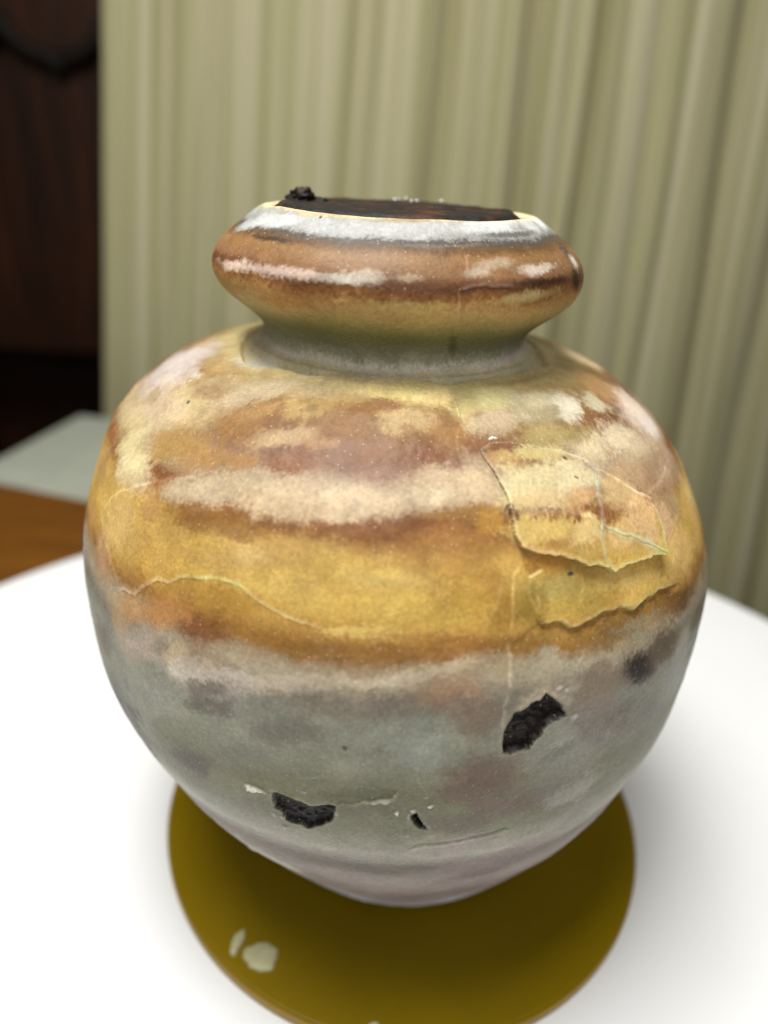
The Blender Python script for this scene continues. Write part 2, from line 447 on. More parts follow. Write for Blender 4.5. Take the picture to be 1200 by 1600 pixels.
TOP = [(0.615, 1.941), (0.53, 1.962), (0.47, 1.974), (0.428, 1.984),                      # shoulder ledge
       (0.408, 2.000), (0.403, 2.018), (0.407, 2.038), (0.422, 2.058),                                         # neck
       (0.447, 2.080), (0.472, 2.100), (0.503, 2.123), (0.528, 2.148), (0.543, 2.175), (0.5475, 2.20), (0.544, 2.225), (0.532, 2.25), (0.512, 2.275), (0.482, 2.30), (0.446, 2.325), (0.415, 2.350), (0.398, 2.361),
       (0.384, 2.364), (0.368, 2.352), (0.350, 2.30), (0.335, 2.22)]
def profile():
    P = [(0.0, 0.004), (0.25, 0.004), (0.45, 0.003), (0.515, 0.004), (0.538, 0.012)] + [(r, z) for r, z in zip(BR[1:], BZ[1:])] + TOP
    P = np.array(P)
    s = np.r_[0, np.cumsum(np.hypot(*np.diff(P, axis=0).T))]
    t = np.arange(0, s[-1], 0.004)
    Q = np.stack([np.interp(t, s, P[:, 0]), np.interp(t, s, P[:, 1])], -1)
    for _ in range(14):
        Q[1:-1] = .25 * Q[:-2] + .5 * Q[1:-1] + .25 * Q[2:]
    s = np.r_[0, np.cumsum(np.hypot(*np.diff(Q, axis=0).T))]
    return s, Q
PS, PQ = profile()
def prof_at(v):
    r = np.interp(v, PS, PQ[:, 0]); z = np.interp(v, PS, PQ[:, 1])
    e = 0.01
    dr = np.interp(v + e, PS, PQ[:, 0]) - np.interp(v - e, PS, PQ[:, 0]); dz = np.interp(v + e, PS, PQ[:, 1]) - np.interp(v - e, PS, PQ[:, 1])
    l = np.hypot(dr, dz) + 1e-9
    return r, z, dz / l, -dr / l, np.interp(z, BZ + [2.0, 3.0], BC + [-0.14, -0.143])
def v_of(z_, after=0.0, lo=0.0, hi=99):
    m = (PS >= lo) & (PS <= hi)
    return PS[m][np.abs(PQ[m, 1] - z_).argmin()]
V_NECK = v_of(1.985, lo=2.6); V_RIM = v_of(2.066, lo=V_NECK)
V_END = PS[-1]
def surf(ph, v, d):
    r, z, nr_, nz_, c = prof_at(v)
    rr = r + d * nr_; zz = z + d * nz_
    return np.stack([c + rr * np.sin(ph), -rr * np.cos(ph), zz], -1)
def seg_dist(x, y, poly, closed=False):
    """distance, side sign of the nearest segment, position 0..1 along the line"""
    P = np.array(poly, np.float32)
    if closed: P = np.vstack([P, P[:1]])
    L = np.hypot(*np.diff(P, axis=0).T); cum = np.r_[0, np.cumsum(L)]
    best = np.full(x.shape, 1e9, np.float32); side = np.zeros_like(best); tt_ = np.zeros_like(best)
    for i in range(len(P) - 1):
        ax, ay = P[i]; bx, by = P[i + 1] - P[i]
        t = np.clip(((x - ax) * bx + (y - ay) * by) / (bx * bx + by * by + 1e-12), 0, 1)
        dx, dy = x - ax - t * bx, y - ay - t * by
        d = np.hypot(dx, dy); m = d < best
        best = np.where(m, d, best); side = np.where(m, np.sign(bx * dy - by * dx), side)
        tt_ = np.where(m, (cum[i] + t * L[i]) / cum[-1], tt_)
    return best, side, tt_

def inside(x, y, poly):
    P = np.array(poly, np.float32); c = np.zeros(x.shape, bool)
    for i in range(len(P)):
        x0, y0 = P[i]; x1, y1 = P[i - 1]
        if y0 == y1: continue
        c ^= ((y0 > y) != (y1 > y)) & (x < (x1 - x0) * (y - y0) / (y1 - y0) + x0)
    return c

def bbox(ph, v, poly, pad):
    P = np.array(poly)
    return np.nonzero((ph > P[:, 0].min() - pad) & (ph < P[:, 0].max() + pad) & (v > P[:, 1].min() - pad) & (v < P[:, 1].max() + pad))[0]

def warps(ph, v):
    rd = np.where(v > V_NECK, 0.5, 1.0)
    a, b, c = np.sin(ph) * rd, -np.cos(ph) * rd, v
    j1 = 0.0042 * fbm(a * 28, b * 28, c * 28, 4, 31, 0.62); j2 = 0.0042 * fbm(a * 28, b * 28, c * 28, 4, 77, 0.62)
    return a, b, c, j1, j2

STEP_BACK = np.array([
    (-9,2.9112),
    (-1.3793,2.9112),
    (-1.0293,2.8742),
    (-0.9109,2.8574),
    (-0.7925,2.8602),
    (-0.6996,2.8967),
    (-0.5685,2.8967),
    (-0.4459,2.8967),
    (-0.3741,2.9164),
    (-0.2853,2.9332),
    (-0.205,2.9304),
    (-0.112,2.9248),
    (-0.0317,2.9445),
    (0.074,2.9557),
    (0.0993,2.9445),
    (0.1205,2.936),
    (0.2177,2.9248),
    (0.298,2.8967),
    (0.4671,2.922),
    (0.6531,2.9192),
    (0.8729,2.9079),
    (1.173,2.8855),
    (1.523,2.9112),
    (9,2.9112),
])

def evaluate(ph, v, part):
    """displacement along the normal and stone colour, both laid out on the jar's own surface (angle, arc length)"""
    a, b, c, j1, j2 = warps(ph, v)
    k_ = 1.0 if part == 'body' else 0.45
    d = 0.006 * fbm(a * 2.2, b * 2.2, c * 2.2, 3, 3) + k_ * (0.0013 * fbm(a * 9, b * 9, c * 9, 3, 8) + 0.0005 * fbm(a * 45 * k_, b * 45 * k_, c * 45, 2, 12))
    # --- colour: strata first
    wv = 0.016 * fbm(a * 2.0, b * 2.0, c * 1.2, 3, 21) * (0.35 if part != 'body' else 1) + 0.012 * fbm(a * 9, b * 9, c * 13, 4, 22, .6) * (0.8 if part != 'body' else 1)
    tab = STRATA
    wv = wv + 0.008 * vnoise(a * 160, b * 160, c * 160, 141)
    col = np.stack([np.interp(v + wv, tab[:, 0], tab[:, k]) for k in (1, 2, 3)], -1)
    wx = 0.015 * fbm(a * 9, b * 9, c * 11, 6, 41, .68) + 0.010 * vnoise(a * 150, b * 150, c * 150, 43); wy = 0.013 * fbm(a * 9, b * 9, c * 13, 6, 57, .68) + 0.010 * vnoise(a * 150, b * 150, c * 150, 59)
    rn = fbm(a * 14, b * 14, c * 18, 6, 151, .74)
    sc_ = 1.0 if part == 'body' else 0.45
    for (p0, v0, m00, m01, m10, m11, r_, g_, b_, al, sf, pt) in BLOBS:
        if (pt == 1) != (part == 'body'): continue
        det = abs(m00 * m11 - m01 * m10)
        ex = 1.5 * math.hypot(m11, m01) / det + 0.08; ey = 1.5 * math.hypot(m10, m00) / det + 0.08
        k = np.nonzero((np.abs(ph - p0) < ex) & (np.abs(v - v0) < ey))[0]
        if not len(k): continue
        dx = ph[k] + wx[k] * sc_ - p0; dy = v[k] + wy[k] * sc_ - v0
        rho = np.hypot(m00 * dx + m01 * dy, m10 * dx + m11 * dy)
        rho = rho * (1 + (0.46 if part == 'body' else 0.45) * rn[k])
        w = (al * smooth((1.36 - rho) / (sf * 1.12)))[:, None]
        col[k] = col[k] * (1 - w) + np.array([r_, g_, b_]) * w
    # cloudy veining at two scales
    cl = fbm(a * 5, b * 5, c * 6, 5, 91, .6); cf = fbm(a * 26, b * 26, c * 30, 4, 95, .65)
    col = col * (1 + 0.08 * cl + 0.07 * cf + 0.07 * vnoise(a * 190, b * 190, c * 190, 131))[:, None]
    wh = smooth((fbm(a * 15, b * 15, c * 19, 5, 99, .7) - 0.34) / 0.5) * 0.26
    col = col * (1 - wh[:, None]) + np.clip(col * 1.35 + np.array([.05, .045, .035]), 0, .8) * wh[:, None]
    x, y = ph + j1, v + j2
    if part == 'body':
        # outer crust broken away round the neck
        k = np.nonzero(v > V_NECK - 0.45)[0]
        e = np.interp(ph[k], STEP_BACK[:, 0], STEP_BACK[:, 1]) + 1.6 * j1[k] - v[k]
        d[k] -= 0.020 * smooth(-e / 0.008) * smooth((V_NECK - v[k]) / 0.025)
        lit = np.exp(-(np.maximum(e, 0) / 0.007) ** 2) * (e > -0.004) * 0.35  # crust edge painted paler, as if light came through
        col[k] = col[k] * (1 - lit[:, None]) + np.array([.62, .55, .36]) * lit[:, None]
        inn = (smooth(-e / 0.014) * 0.6 * (0.8 + 0.5 * cf[k]))[:, None]
        col[k] = col[k] * (1 - inn) + np.array([.52, .51, .40]) * inn
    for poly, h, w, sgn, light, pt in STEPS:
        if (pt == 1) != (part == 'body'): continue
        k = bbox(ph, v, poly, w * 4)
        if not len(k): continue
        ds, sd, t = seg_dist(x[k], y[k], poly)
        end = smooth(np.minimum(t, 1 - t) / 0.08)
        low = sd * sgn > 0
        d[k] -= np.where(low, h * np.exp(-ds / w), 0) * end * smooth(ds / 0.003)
        lw = light * np.exp(-(ds / 0.0065) ** 2) * (~low | (ds < 0.0025)) * (0.8 + 0.5 * cf[k]) * end  # pale line painted along the step for its lit, translucent edge
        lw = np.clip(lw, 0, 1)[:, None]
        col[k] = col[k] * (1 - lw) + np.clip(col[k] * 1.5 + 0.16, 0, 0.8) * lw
    for poly, w, dp, light, pt in CRACKS:
        if (pt == 1) != (part == 'body'): continue
        k = bbox(ph, v, poly, w * 5)
        if not len(k): continue
        ds, sd, t = seg_dist(x[k] , y[k], poly)
        end = smooth(np.minimum(t, 1 - t) / 0.12)
        d[k] -= dp * np.exp(-(ds / (w * 0.5)) ** 2) * end
        lw = np.clip(light * np.exp(-(ds / w) ** 2) * end * (0.75 + 0.7 * cf[k]), 0, 0.9)[:, None]
        col[k] = col[k] * (1 - lw) + np.clip(col[k] * 1.45 + np.array([.16, .145, .115]), 0, 0.8) * lw
    for poly, dp, gr, pt in HOLES:
        if (pt == 1) != (part == 'body'): continue
        k = bbox(ph, v, poly, 0.08)
        if not len(k): continue
        ds, sd, t = seg_dist(x[k], y[k], poly, True)
        q = np.where(inside(x[k], y[k], poly), ds, -ds)
        m = smooth((q + 0.0005) / 0.006); mc = smooth((q + 0.0035) / 0.005)
        g = fbm(a[k] * 70, b[k] * 70, c[k] * 70, 4, 111, .7)
        d[k] -= m * (dp + 0.0045 * g) - 0.002 * np.exp(-(np.minimum(q, 0) / 0.008) ** 2) * (1 - m)
        dark = np.array([0.0085, 0.007, 0.006])[None] * (1 + 0.4 * g[:, None]) + np.array([0.03, 0.016, 0.012])[None] * np.clip(g[:, None] * gr, 0, 1)
        col[k] = col[k] * (1 - mc[:, None]) + dark * mc[:, None]
        hl = (np.exp(-(np.minimum(q + 0.004, 0) / 0.006) ** 2) * (1 - mc) * np.clip(0.35 + 0.9 * g, 0, 0.8))[:, None]
        col[k] = col[k] * (1 - hl) + np.array([.30, .30, .25]) * hl
    for p0, v0, rx, ry, hh, tone, pt in CHIPS:
        if (pt == 1) != (part == 'body'): continue
        k = np.nonzero((np.abs(ph - p0) < 3 * rx) & (np.abs(v - v0) < 3 * ry))[0]
        if not len(k): continue
        rho = np.hypot((x[k] + 0.7 * j1[k] - p0) / rx, (y[k] + 0.7 * j2[k] - v0) / ry)
        w = smooth((1.15 - rho) / 0.4)
        d[k] += hh * w
        w = w[:, None]
        col[k] = col[k] * (1 - w) + np.array([tone, tone, tone * 0.9]) * w
    d = d * smooth(np.abs(v - V_NECK) / 0.02)
    return d, np.clip(col, 0.003, 0.82)

def jar_grid(name, phs, vs_, part, parent, bottom=False):
    PH, VV = np.meshgrid(phs, vs_)
    d, col = evaluate(PH.ravel().astype(np.float32), VV.ravel().astype(np.float32), part)
    fade = np.ones_like(VV)
    if part == 'body': fade = smooth((VV - 0.5) / 0.15)
    P = surf(PH.ravel(), VV.ravel(), d * fade.ravel())
    nr, nc = PH.shape
    I = np.arange(nr * nc).reshape(nr, nc); I2 = np.c_[I, I[:, :1]]
    F = np.stack([I2[:-1, :-1], I2[:-1, 1:], I2[1:, 1:], I2[1:, :-1]], -1).reshape(-1, 4)
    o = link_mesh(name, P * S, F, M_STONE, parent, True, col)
    return o

BLOBS = [
    (-0.9659,2.594,1.65,3.91,2.11,-6.81,0.459,0.369,0.191,0.85,0.9,1),
    (-1.2702,2.7513,-1.32,8.73,4.94,7.55,0.407,0.342,0.299,0.9,0.9,1),
    (-0.9067,2.8975,3.4,12.4,5.84,-6.67,0.693,0.664,0.643,0.5,0.9,1),
    (-1.1222,2.6586,4.53,13.94,6.05,-8.16,0.426,0.35,0.252,0.8,0.9,1),
    (-0.8137,2.7148,6.27,12.88,7.16,-26.43,0.257,0.169,0.082,0.85,0.9,1),
    (-1.118,2.5968,13.77,31.05,5.52,-22.56,0.254,0.178,0.091,0.8,0.9,1),
    (-1.4604,2.476,6.19,8.83,4.24,-13.75,0.76,0.451,0.197,0.9,0.9,1),
    (-0.8602,2.4226,7.74,9.84,4.49,-13.91,0.584,0.45,0.293,0.85,0.9,1),
    (-1.08,2.3439,16.6,1.86,4.11,-14.04,0.416,0.252,0.095,0.8,0.9,1),
    (-1.0504,2.2259,15.17,4.44,5.62,-14.64,0.49,0.273,0.096,0.8,0.9,1),
    (-1.1857,2.0545,8.5,6.41,7.34,-14.18,0.482,0.603,0.76,0.8,0.9,1),
    (-0.8179,2.268,7.31,2.81,3.53,-9.74,0.567,0.367,0.122,0.7,0.9,1),
    (-0.9067,2.1556,15.83,6.9,4.89,-10.93,0.457,0.268,0.15,0.7,0.9,1),
    (-0.5263,2.8132,2.11,2.7,4.18,-18.67,0.373,0.297,0.173,0.75,0.9,1),
    (0.0909,2.8694,5.21,-0.98,0.53,-20.01,0.76,0.613,0.259,0.8,0.9,1),
    (-0.5305,2.6502,5.97,5.6,3.16,-15.98,0.212,0.11,0.039,0.85,0.9,1),
    (-0.708,2.5575,5.12,6.19,4.31,-16.7,0.255,0.148,0.05,0.85,0.9,1),
    (-0.4121,2.6361,8.72,8.54,9.46,-25.6,0.35,0.244,0.124,0.85,0.9,1),
    (-0.3107,2.5771,9.58,4.37,4.68,-32.0,0.193,0.086,0.039,0.85,0.9,1),
    (-0.5558,2.5294,7.89,6.48,8.4,-36.71,0.249,0.138,0.051,0.7,0.9,1),
    (-0.1247,2.7429,5.8,1.3,1.66,-20.32,0.215,0.116,0.045,0.85,0.9,1),
    (0.0697,2.7457,8.71,0.72,4.14,-22.58,0.376,0.266,0.13,0.85,0.9,1),
    (-0.1036,2.6361,4.43,0.81,1.76,-23.88,0.206,0.099,0.046,0.7,0.9,1),
    (-0.1078,2.6024,21.25,3.92,3.83,-48.76,0.157,0.064,0.03,0.85,0.9,1),
    (0.112,2.6417,18.59,-1.96,0.43,-48.0,0.148,0.055,0.024,0.85,0.9,1),
    (0.2135,2.6727,11.17,-3.79,-0.45,-20.84,0.228,0.112,0.043,0.7,0.9,1),
    (-0.3318,2.7457,7.35,4.64,4.21,-29.37,0.295,0.205,0.075,0.6,0.9,1),
    (-0.2346,2.6502,20.73,7.97,4.4,-38.87,0.243,0.133,0.052,0.6,0.9,1),
    (-0.0021,2.6698,11.71,0.12,2.02,-42.42,0.222,0.122,0.057,0.6,0.9,1),
    (-0.5136,2.4732,6.31,5.11,9.81,-28.39,0.395,0.317,0.204,0.85,0.9,1),
    (-0.2811,2.5069,5.94,1.68,2.08,-24.47,0.421,0.331,0.215,0.85,0.9,1),
    (-0.0655,2.5125,5.22,0.62,1.86,-26.95,0.428,0.33,0.213,0.85,0.9,1),
    (0.1331,2.5546,5.95,0.36,2.33,-19.79,0.431,0.331,0.221,0.85,0.9,1),
    (0.2557,2.5799,10.84,-3.01,-0.62,-15.03,0.416,0.314,0.203,0.85,0.9,1),
    (-0.5178,2.386,7.81,1.04,4.61,-33.22,0.195,0.096,0.025,0.85,0.9,1),
    (-0.3107,2.4366,8.05,1.0,2.33,-48.94,0.204,0.104,0.038,0.8,0.9,1),
    (0.0232,2.4535,5.09,0.41,3.74,-38.46,0.166,0.063,0.019,0.85,0.9,1),
    (0.2304,2.4872,10.04,-0.73,2.21,-48.67,0.227,0.109,0.025,0.8,0.9,1),
    (-0.1374,2.4282,7.66,0.6,4.38,-44.04,0.237,0.106,0.033,0.7,0.9,1),
    (0.1458,2.4029,6.93,-0.89,-0.28,-15.59,0.334,0.174,0.047,0.7,0.9,1),
    (-0.3318,2.3523,4.78,0.45,3.65,-19.19,0.529,0.348,0.123,0.7,0.9,1),
    (-0.6362,2.2989,6.15,1.54,4.85,-15.68,0.485,0.298,0.089,0.7,0.9,1),
    (-0.1036,2.3411,5.43,-0.08,1.9,-19.92,0.56,0.38,0.106,0.7,0.9,1),
    (-0.3487,2.3523,16.61,1.73,7.53,-38.2,0.642,0.474,0.208,0.6,0.9,1),
    (-0.0148,2.2793,5.23,-0.26,1.44,-25.6,0.606,0.407,0.098,0.7,0.9,1),
    (-0.243,2.2793,7.1,-1.74,-2.04,-28.42,0.672,0.466,0.135,0.75,0.9,1),
    (0.167,2.3017,10.88,-1.36,-0.55,-15.51,0.463,0.28,0.058,0.7,0.9,1),
    (-0.074,2.2259,10.77,-0.17,5.36,-59.11,0.76,0.574,0.186,0.7,0.9,1),
    (0.019,2.3411,13.23,-0.93,1.68,-45.11,0.668,0.493,0.164,0.5,0.9,1),
    (-0.4459,2.2203,6.58,-0.55,3.25,-25.52,0.395,0.226,0.048,0.85,0.9,1),
    (-0.4713,2.1388,9.43,-1.32,3.47,-24.31,0.231,0.087,0.025,0.85,0.9,1),
    (-0.6108,2.1247,8.89,1.16,9.7,-25.3,0.492,0.248,0.086,0.85,0.9,1),
    (-0.7291,2.0854,12.19,1.53,8.44,-19.21,0.539,0.311,0.13,0.8,0.9,1),
    (-0.2853,2.1669,8.18,-1.64,-0.52,-30.24,0.3,0.15,0.034,0.8,0.9,1),
    (-0.0782,2.1697,6.38,-0.04,4.31,-43.53,0.273,0.139,0.036,0.8,0.9,1),
    (0.1543,2.1922,7.59,-0.58,-1.28,-31.75,0.309,0.147,0.036,0.8,0.9,1),
    (-0.6869,1.9983,8.29,5.15,10.65,-14.13,0.5,0.413,0.321,0.85,0.9,1),
    (-0.7968,2.0404,20.32,8.81,7.93,-13.16,0.538,0.39,0.203,0.7,0.9,1),
    (-0.894,1.9027,13.04,5.27,9.4,-13.23,0.169,0.131,0.094,0.8,0.9,1),
    (-0.5051,2.0517,8.86,-1.39,6.12,-26.43,0.342,0.227,0.125,0.8,0.9,1),
    (-0.429,1.9983,7.97,-1.11,6.06,-25.06,0.501,0.452,0.381,0.85,0.9,1),
    (-0.2346,2.0657,8.36,0.21,8.78,-38.84,0.471,0.407,0.314,0.8,0.9,1),
    (0.0359,2.1247,8.42,0.71,6.26,-44.77,0.514,0.438,0.32,0.8,0.9,1),
    (-0.0909,2.1247,11.77,0.08,6.39,-56.05,0.363,0.276,0.172,0.7,0.9,1),
    (-0.5981,1.9477,10.78,-0.65,7.16,-14.49,0.296,0.295,0.242,0.8,0.9,1),
    (-0.4333,1.9421,10.85,-1.7,8.64,-32.66,0.136,0.118,0.095,0.8,0.9,1),
    (-0.7841,1.7229,6.74,1.32,6.4,-7.33,0.341,0.361,0.293,0.8,0.9,1),
    (-0.9278,1.6274,7.29,-2.3,4.22,-8.97,0.046,0.032,0.023,0.8,0.9,1),
    (-0.8348,1.5571,5.9,3.57,9.09,-10.28,0.036,0.027,0.021,0.75,0.9,1),
    (-0.074,2.0348,5.93,0.2,3.58,-29.62,0.228,0.195,0.157,0.75,0.9,1),
    (0.1205,2.0741,11.76,0.19,-0.96,-28.67,0.305,0.201,0.131,0.8,0.9,1),
    (0.1839,2.0179,14.95,0.89,-1.48,-16.1,0.253,0.195,0.145,0.75,0.9,1),
    (-0.2346,1.9336,4.7,-0.05,4.11,-14.72,0.285,0.286,0.229,0.6,0.9,1),
    (-0.522,1.7173,15.03,-6.16,3.96,-20.51,0.13,0.119,0.097,0.8,0.9,1),
    (0.0402,1.9758,11.84,0.58,0.38,-13.84,0.317,0.338,0.28,0.6,0.9,1),
    (-0.2557,1.7538,5.64,-0.27,7.22,-19.61,0.234,0.234,0.14,0.7,0.9,1),
    (-0.0697,1.7763,7.47,0.1,7.83,-48.65,0.156,0.154,0.089,0.8,0.9,1),
    (-0.1036,1.6527,5.31,-0.24,3.86,-16.79,0.233,0.232,0.163,0.6,0.9,1),
    (0.2261,1.8381,8.18,1.64,0.27,-14.08,0.178,0.114,0.085,0.8,0.9,1),
    (0.3065,1.706,6.74,1.83,0.21,-17.18,0.183,0.131,0.102,0.7,0.9,1),
    (0.1543,1.6723,11.32,0.64,-2.64,-21.14,0.166,0.142,0.106,0.6,0.9,1),
    (0.4544,1.8859,8.16,4.05,2.06,-11.43,0.302,0.304,0.257,0.7,0.9,1),
    (0.4375,1.7791,9.29,5.17,4.61,-12.27,0.274,0.259,0.222,0.6,0.9,1),
    (0.5727,1.914,11.38,2.02,-6.11,-14.74,0.203,0.169,0.141,0.7,0.9,1),
    (0.3825,1.869,9.9,4.63,5.62,-20.32,0.293,0.296,0.245,0.6,0.9,1),
    (-0.4375,1.2284,6.66,-3.25,-4.37,-9.54,0.745,0.707,0.648,0.7,0.9,1),
    (-0.0909,1.4222,4.29,-0.6,1.98,-28.28,0.165,0.145,0.124,0.8,0.9,1),
    (0.0317,1.3183,3.45,-0.09,1.4,-19.12,0.339,0.294,0.271,0.7,0.9,1),
    (0.1036,1.0288,3.03,0.21,1.3,-5.27,0.172,0.133,0.119,0.7,0.9,1),
    (0.3445,1.4644,6.53,2.18,6.69,-16.65,0.255,0.196,0.192,0.7,0.9,1),
    (0.5389,1.5403,9.7,5.66,8.24,-10.21,0.304,0.284,0.241,0.7,0.9,1),
    (0.2853,1.352,6.27,1.55,4.81,-19.8,0.21,0.159,0.154,0.7,0.9,1),
    (0.4544,2.8272,5.85,-5.98,-1.12,-13.33,0.559,0.511,0.253,0.85,0.9,1),
    (0.391,2.7232,7.45,-5.18,-1.72,-25.3,0.395,0.314,0.197,0.85,0.9,1),
    (0.6657,2.7429,4.5,-6.58,-2.16,-15.1,0.355,0.313,0.191,0.75,0.9,1),
    (0.801,2.7317,5.28,-24.11,-12.99,-1.06,0.514,0.468,0.348,0.9,0.9,1),
    (0.9954,2.7148,2.49,-22.52,-15.88,2.83,0.511,0.439,0.283,0.85,0.9,1),
    (1.1941,2.7317,7.26,-6.22,-0.55,-14.0,0.378,0.219,0.092,0.85,0.9,1),
    (1.2321,2.6108,5.29,-4.65,-0.95,-10.57,0.64,0.516,0.411,0.9,0.9,1),
    (1.2364,2.5462,8.36,-7.5,-3.34,-17.98,0.703,0.609,0.553,0.9,0.9,1),
    (1.6971,2.7598,-1.99,-10.86,-5.97,1.49,0.76,0.58,0.35,0.8,0.9,1),
    (0.6531,2.6474,4.37,-4.7,-3.63,-24.84,0.297,0.228,0.094,0.85,0.9,1),
    (0.708,2.5912,4.89,-8.35,-7.6,-18.44,0.492,0.402,0.251,0.85,0.9,1),
    (0.9574,2.5631,2.72,-14.1,-8.8,-9.79,0.548,0.446,0.289,0.8,0.9,1),
    (0.9151,2.4647,4.85,-6.86,-3.62,-14.1,0.397,0.266,0.154,0.8,0.9,1),
    (1.1476,2.4394,10.34,-6.01,-2.07,-11.74,0.455,0.317,0.211,0.75,0.9,1),
    (0.9278,2.3748,7.54,-8.33,-4.29,-14.99,0.438,0.294,0.159,0.8,0.9,1),
    (1.1222,2.2905,9.57,-5.53,-2.91,-9.92,0.76,0.465,0.158,0.8,0.9,1),
    (0.9194,2.2512,8.5,-6.47,-4.22,-12.48,0.76,0.506,0.185,0.8,0.9,1),
    (1.1096,2.1135,13.25,-11.65,-5.12,-10.93,0.429,0.333,0.19,0.85,0.9,1),
    (0.7461,2.5069,6.2,-16.37,-21.22,-25.65,0.397,0.257,0.129,0.7,0.9,1),
    (0.3994,2.6136,9.83,-5.04,-2.55,-31.33,0.313,0.201,0.078,0.85,0.9,1),
    (0.5305,2.608,6.55,-6.68,-10.15,-37.46,0.435,0.347,0.154,0.85,0.9,1),
    (0.4544,2.5294,7.1,-3.65,-2.31,-20.09,0.544,0.429,0.243,0.9,0.9,1),
    (0.5981,2.5434,8.12,-11.66,-11.81,-24.27,0.573,0.458,0.275,0.8,0.9,1),
    (0.4121,2.4254,8.94,-3.23,-3.38,-28.26,0.539,0.378,0.127,0.9,0.9,1),
    (0.5178,2.3945,18.02,-7.66,-3.95,-23.73,0.642,0.472,0.201,0.85,0.9,1),
    (0.5516,2.476,14.2,-8.19,-7.51,-48.02,0.466,0.289,0.134,0.8,0.9,1),
    (0.7165,2.4507,8.52,-7.09,-4.88,-22.72,0.522,0.353,0.172,0.85,0.9,1),
    (0.6573,2.3664,9.82,-5.2,-5.87,-26.58,0.522,0.347,0.145,0.85,0.9,1),
    (0.7545,2.3495,16.3,-10.26,-6.13,-23.63,0.646,0.437,0.222,0.8,0.9,1),
    (0.6362,2.5855,5.03,-7.86,-37.26,-81.08,0.58,0.461,0.35,0.6,0.9,1),
    (0.3952,2.3523,10.37,-4.0,-9.82,-48.23,0.612,0.318,0.069,0.85,0.9,1),
    (0.4164,2.2933,8.87,-2.2,-4.85,-31.01,0.498,0.394,0.122,0.85,0.9,1),
    (0.336,2.2652,16.62,-3.23,-2.58,-20.36,0.329,0.216,0.043,0.85,0.9,1),
    (0.4628,2.2399,10.65,-2.57,-8.06,-41.8,0.493,0.35,0.086,0.8,0.9,1),
    (0.6446,2.2736,7.37,-2.99,-7.3,-28.93,0.76,0.529,0.179,0.85,0.9,1),
    (0.6826,2.2203,10.7,1.72,-2.32,-39.74,0.756,0.508,0.14,0.8,0.9,1),
    (0.2515,2.3383,20.56,-3.73,-1.8,-25.34,0.417,0.225,0.051,0.7,0.9,1),
    (0.2642,2.2652,22.47,-3.7,-1.75,-19.5,0.349,0.203,0.04,0.8,0.9,1),
    (0.4417,2.1697,11.48,1.53,0.78,-41.42,0.3,0.167,0.043,0.8,0.9,1),
    (0.5685,2.1584,8.41,2.64,1.96,-34.65,0.195,0.114,0.037,0.85,0.9,1),
    (0.839,2.1444,8.86,2.96,-4.37,-32.21,0.173,0.087,0.025,0.85,0.9,1),
    (0.987,2.0292,11.42,-11.61,-9.02,-15.43,0.159,0.129,0.068,0.85,0.9,1),
    (0.3065,2.1781,15.75,-1.97,-4.94,-37.89,0.296,0.163,0.041,0.7,0.9,1),
    (0.2557,2.1388,8.25,-0.48,-3.65,-33.4,0.39,0.315,0.207,0.75,0.9,1),
    (0.3952,2.1051,8.63,0.71,-2.22,-28.85,0.44,0.397,0.292,0.8,0.9,1),
    (0.5178,2.0545,11.26,0.2,-7.4,-24.44,0.285,0.229,0.171,0.8,0.9,1),
    (0.6488,2.0292,16.46,1.39,-8.19,-21.32,0.065,0.052,0.04,0.85,0.7,1),
    (0.6446,2.032,34.54,4.36,-16.78,-41.81,0.014,0.012,0.009,0.9,0.8,1),
    (0.763,2.0573,9.08,-11.89,-10.1,-13.62,0.158,0.128,0.079,0.85,0.9,1),
    (0.8729,1.8831,9.37,-1.12,-6.71,-10.17,0.332,0.346,0.297,0.8,0.9,1),
    (0.6531,2.1556,11.46,3.86,0.3,-50.76,0.349,0.3,0.183,0.7,0.9,1),
    (0.8686,1.9927,15.71,-5.09,-7.7,-12.6,0.51,0.497,0.383,0.8,0.9,1),
    (0.7291,1.8353,11.86,3.23,-6.77,-12.95,0.215,0.205,0.169,0.7,0.9,1),
    (0.3656,2.0404,12.47,2.81,-1.47,-40.71,0.65,0.579,0.434,0.6,0.9,1),
    (0.5051,1.9842,13.05,1.78,-7.06,-20.65,0.344,0.284,0.235,0.7,0.9,1),
    (-1.2913,2.6811,-0.6,8.54,4.4,2.69,0.489,0.426,0.39,0.8,0.8,1),
    (-0.6108,2.7682,3.13,5.85,10.64,-13.37,0.408,0.327,0.213,0.8,0.8,1),
    (-0.8052,2.7176,7.75,15.56,8.44,-31.4,0.266,0.17,0.085,0.8,0.8,1),
    (-0.9954,2.5996,3.96,9.0,4.09,-11.78,0.487,0.374,0.256,0.7,0.8,1),
    (-1.0969,2.6024,17.02,34.75,7.73,-31.16,0.349,0.261,0.141,0.8,0.8,1),
    (-0.5389,2.6502,6.93,10.72,9.06,-15.43,0.25,0.133,0.048,0.8,0.8,1),
    (-0.5178,2.7148,9.21,11.71,12.45,-31.29,0.291,0.177,0.067,0.8,0.8,1),
    (-0.7587,2.5294,8.41,11.11,6.94,-24.91,0.33,0.204,0.071,0.8,0.8,1),
    (-0.5939,2.5406,6.2,5.59,7.9,-33.71,0.305,0.174,0.061,0.8,0.8,1),
    (-0.4671,2.5546,11.27,7.59,8.48,-43.45,0.347,0.195,0.077,0.8,0.8,1),
    (-0.336,2.6558,8.62,7.72,10.95,-27.74,0.377,0.261,0.137,0.8,0.8,1),
    (-0.3572,2.7429,10.67,7.27,4.43,-29.58,0.358,0.241,0.091,0.8,0.8,1),
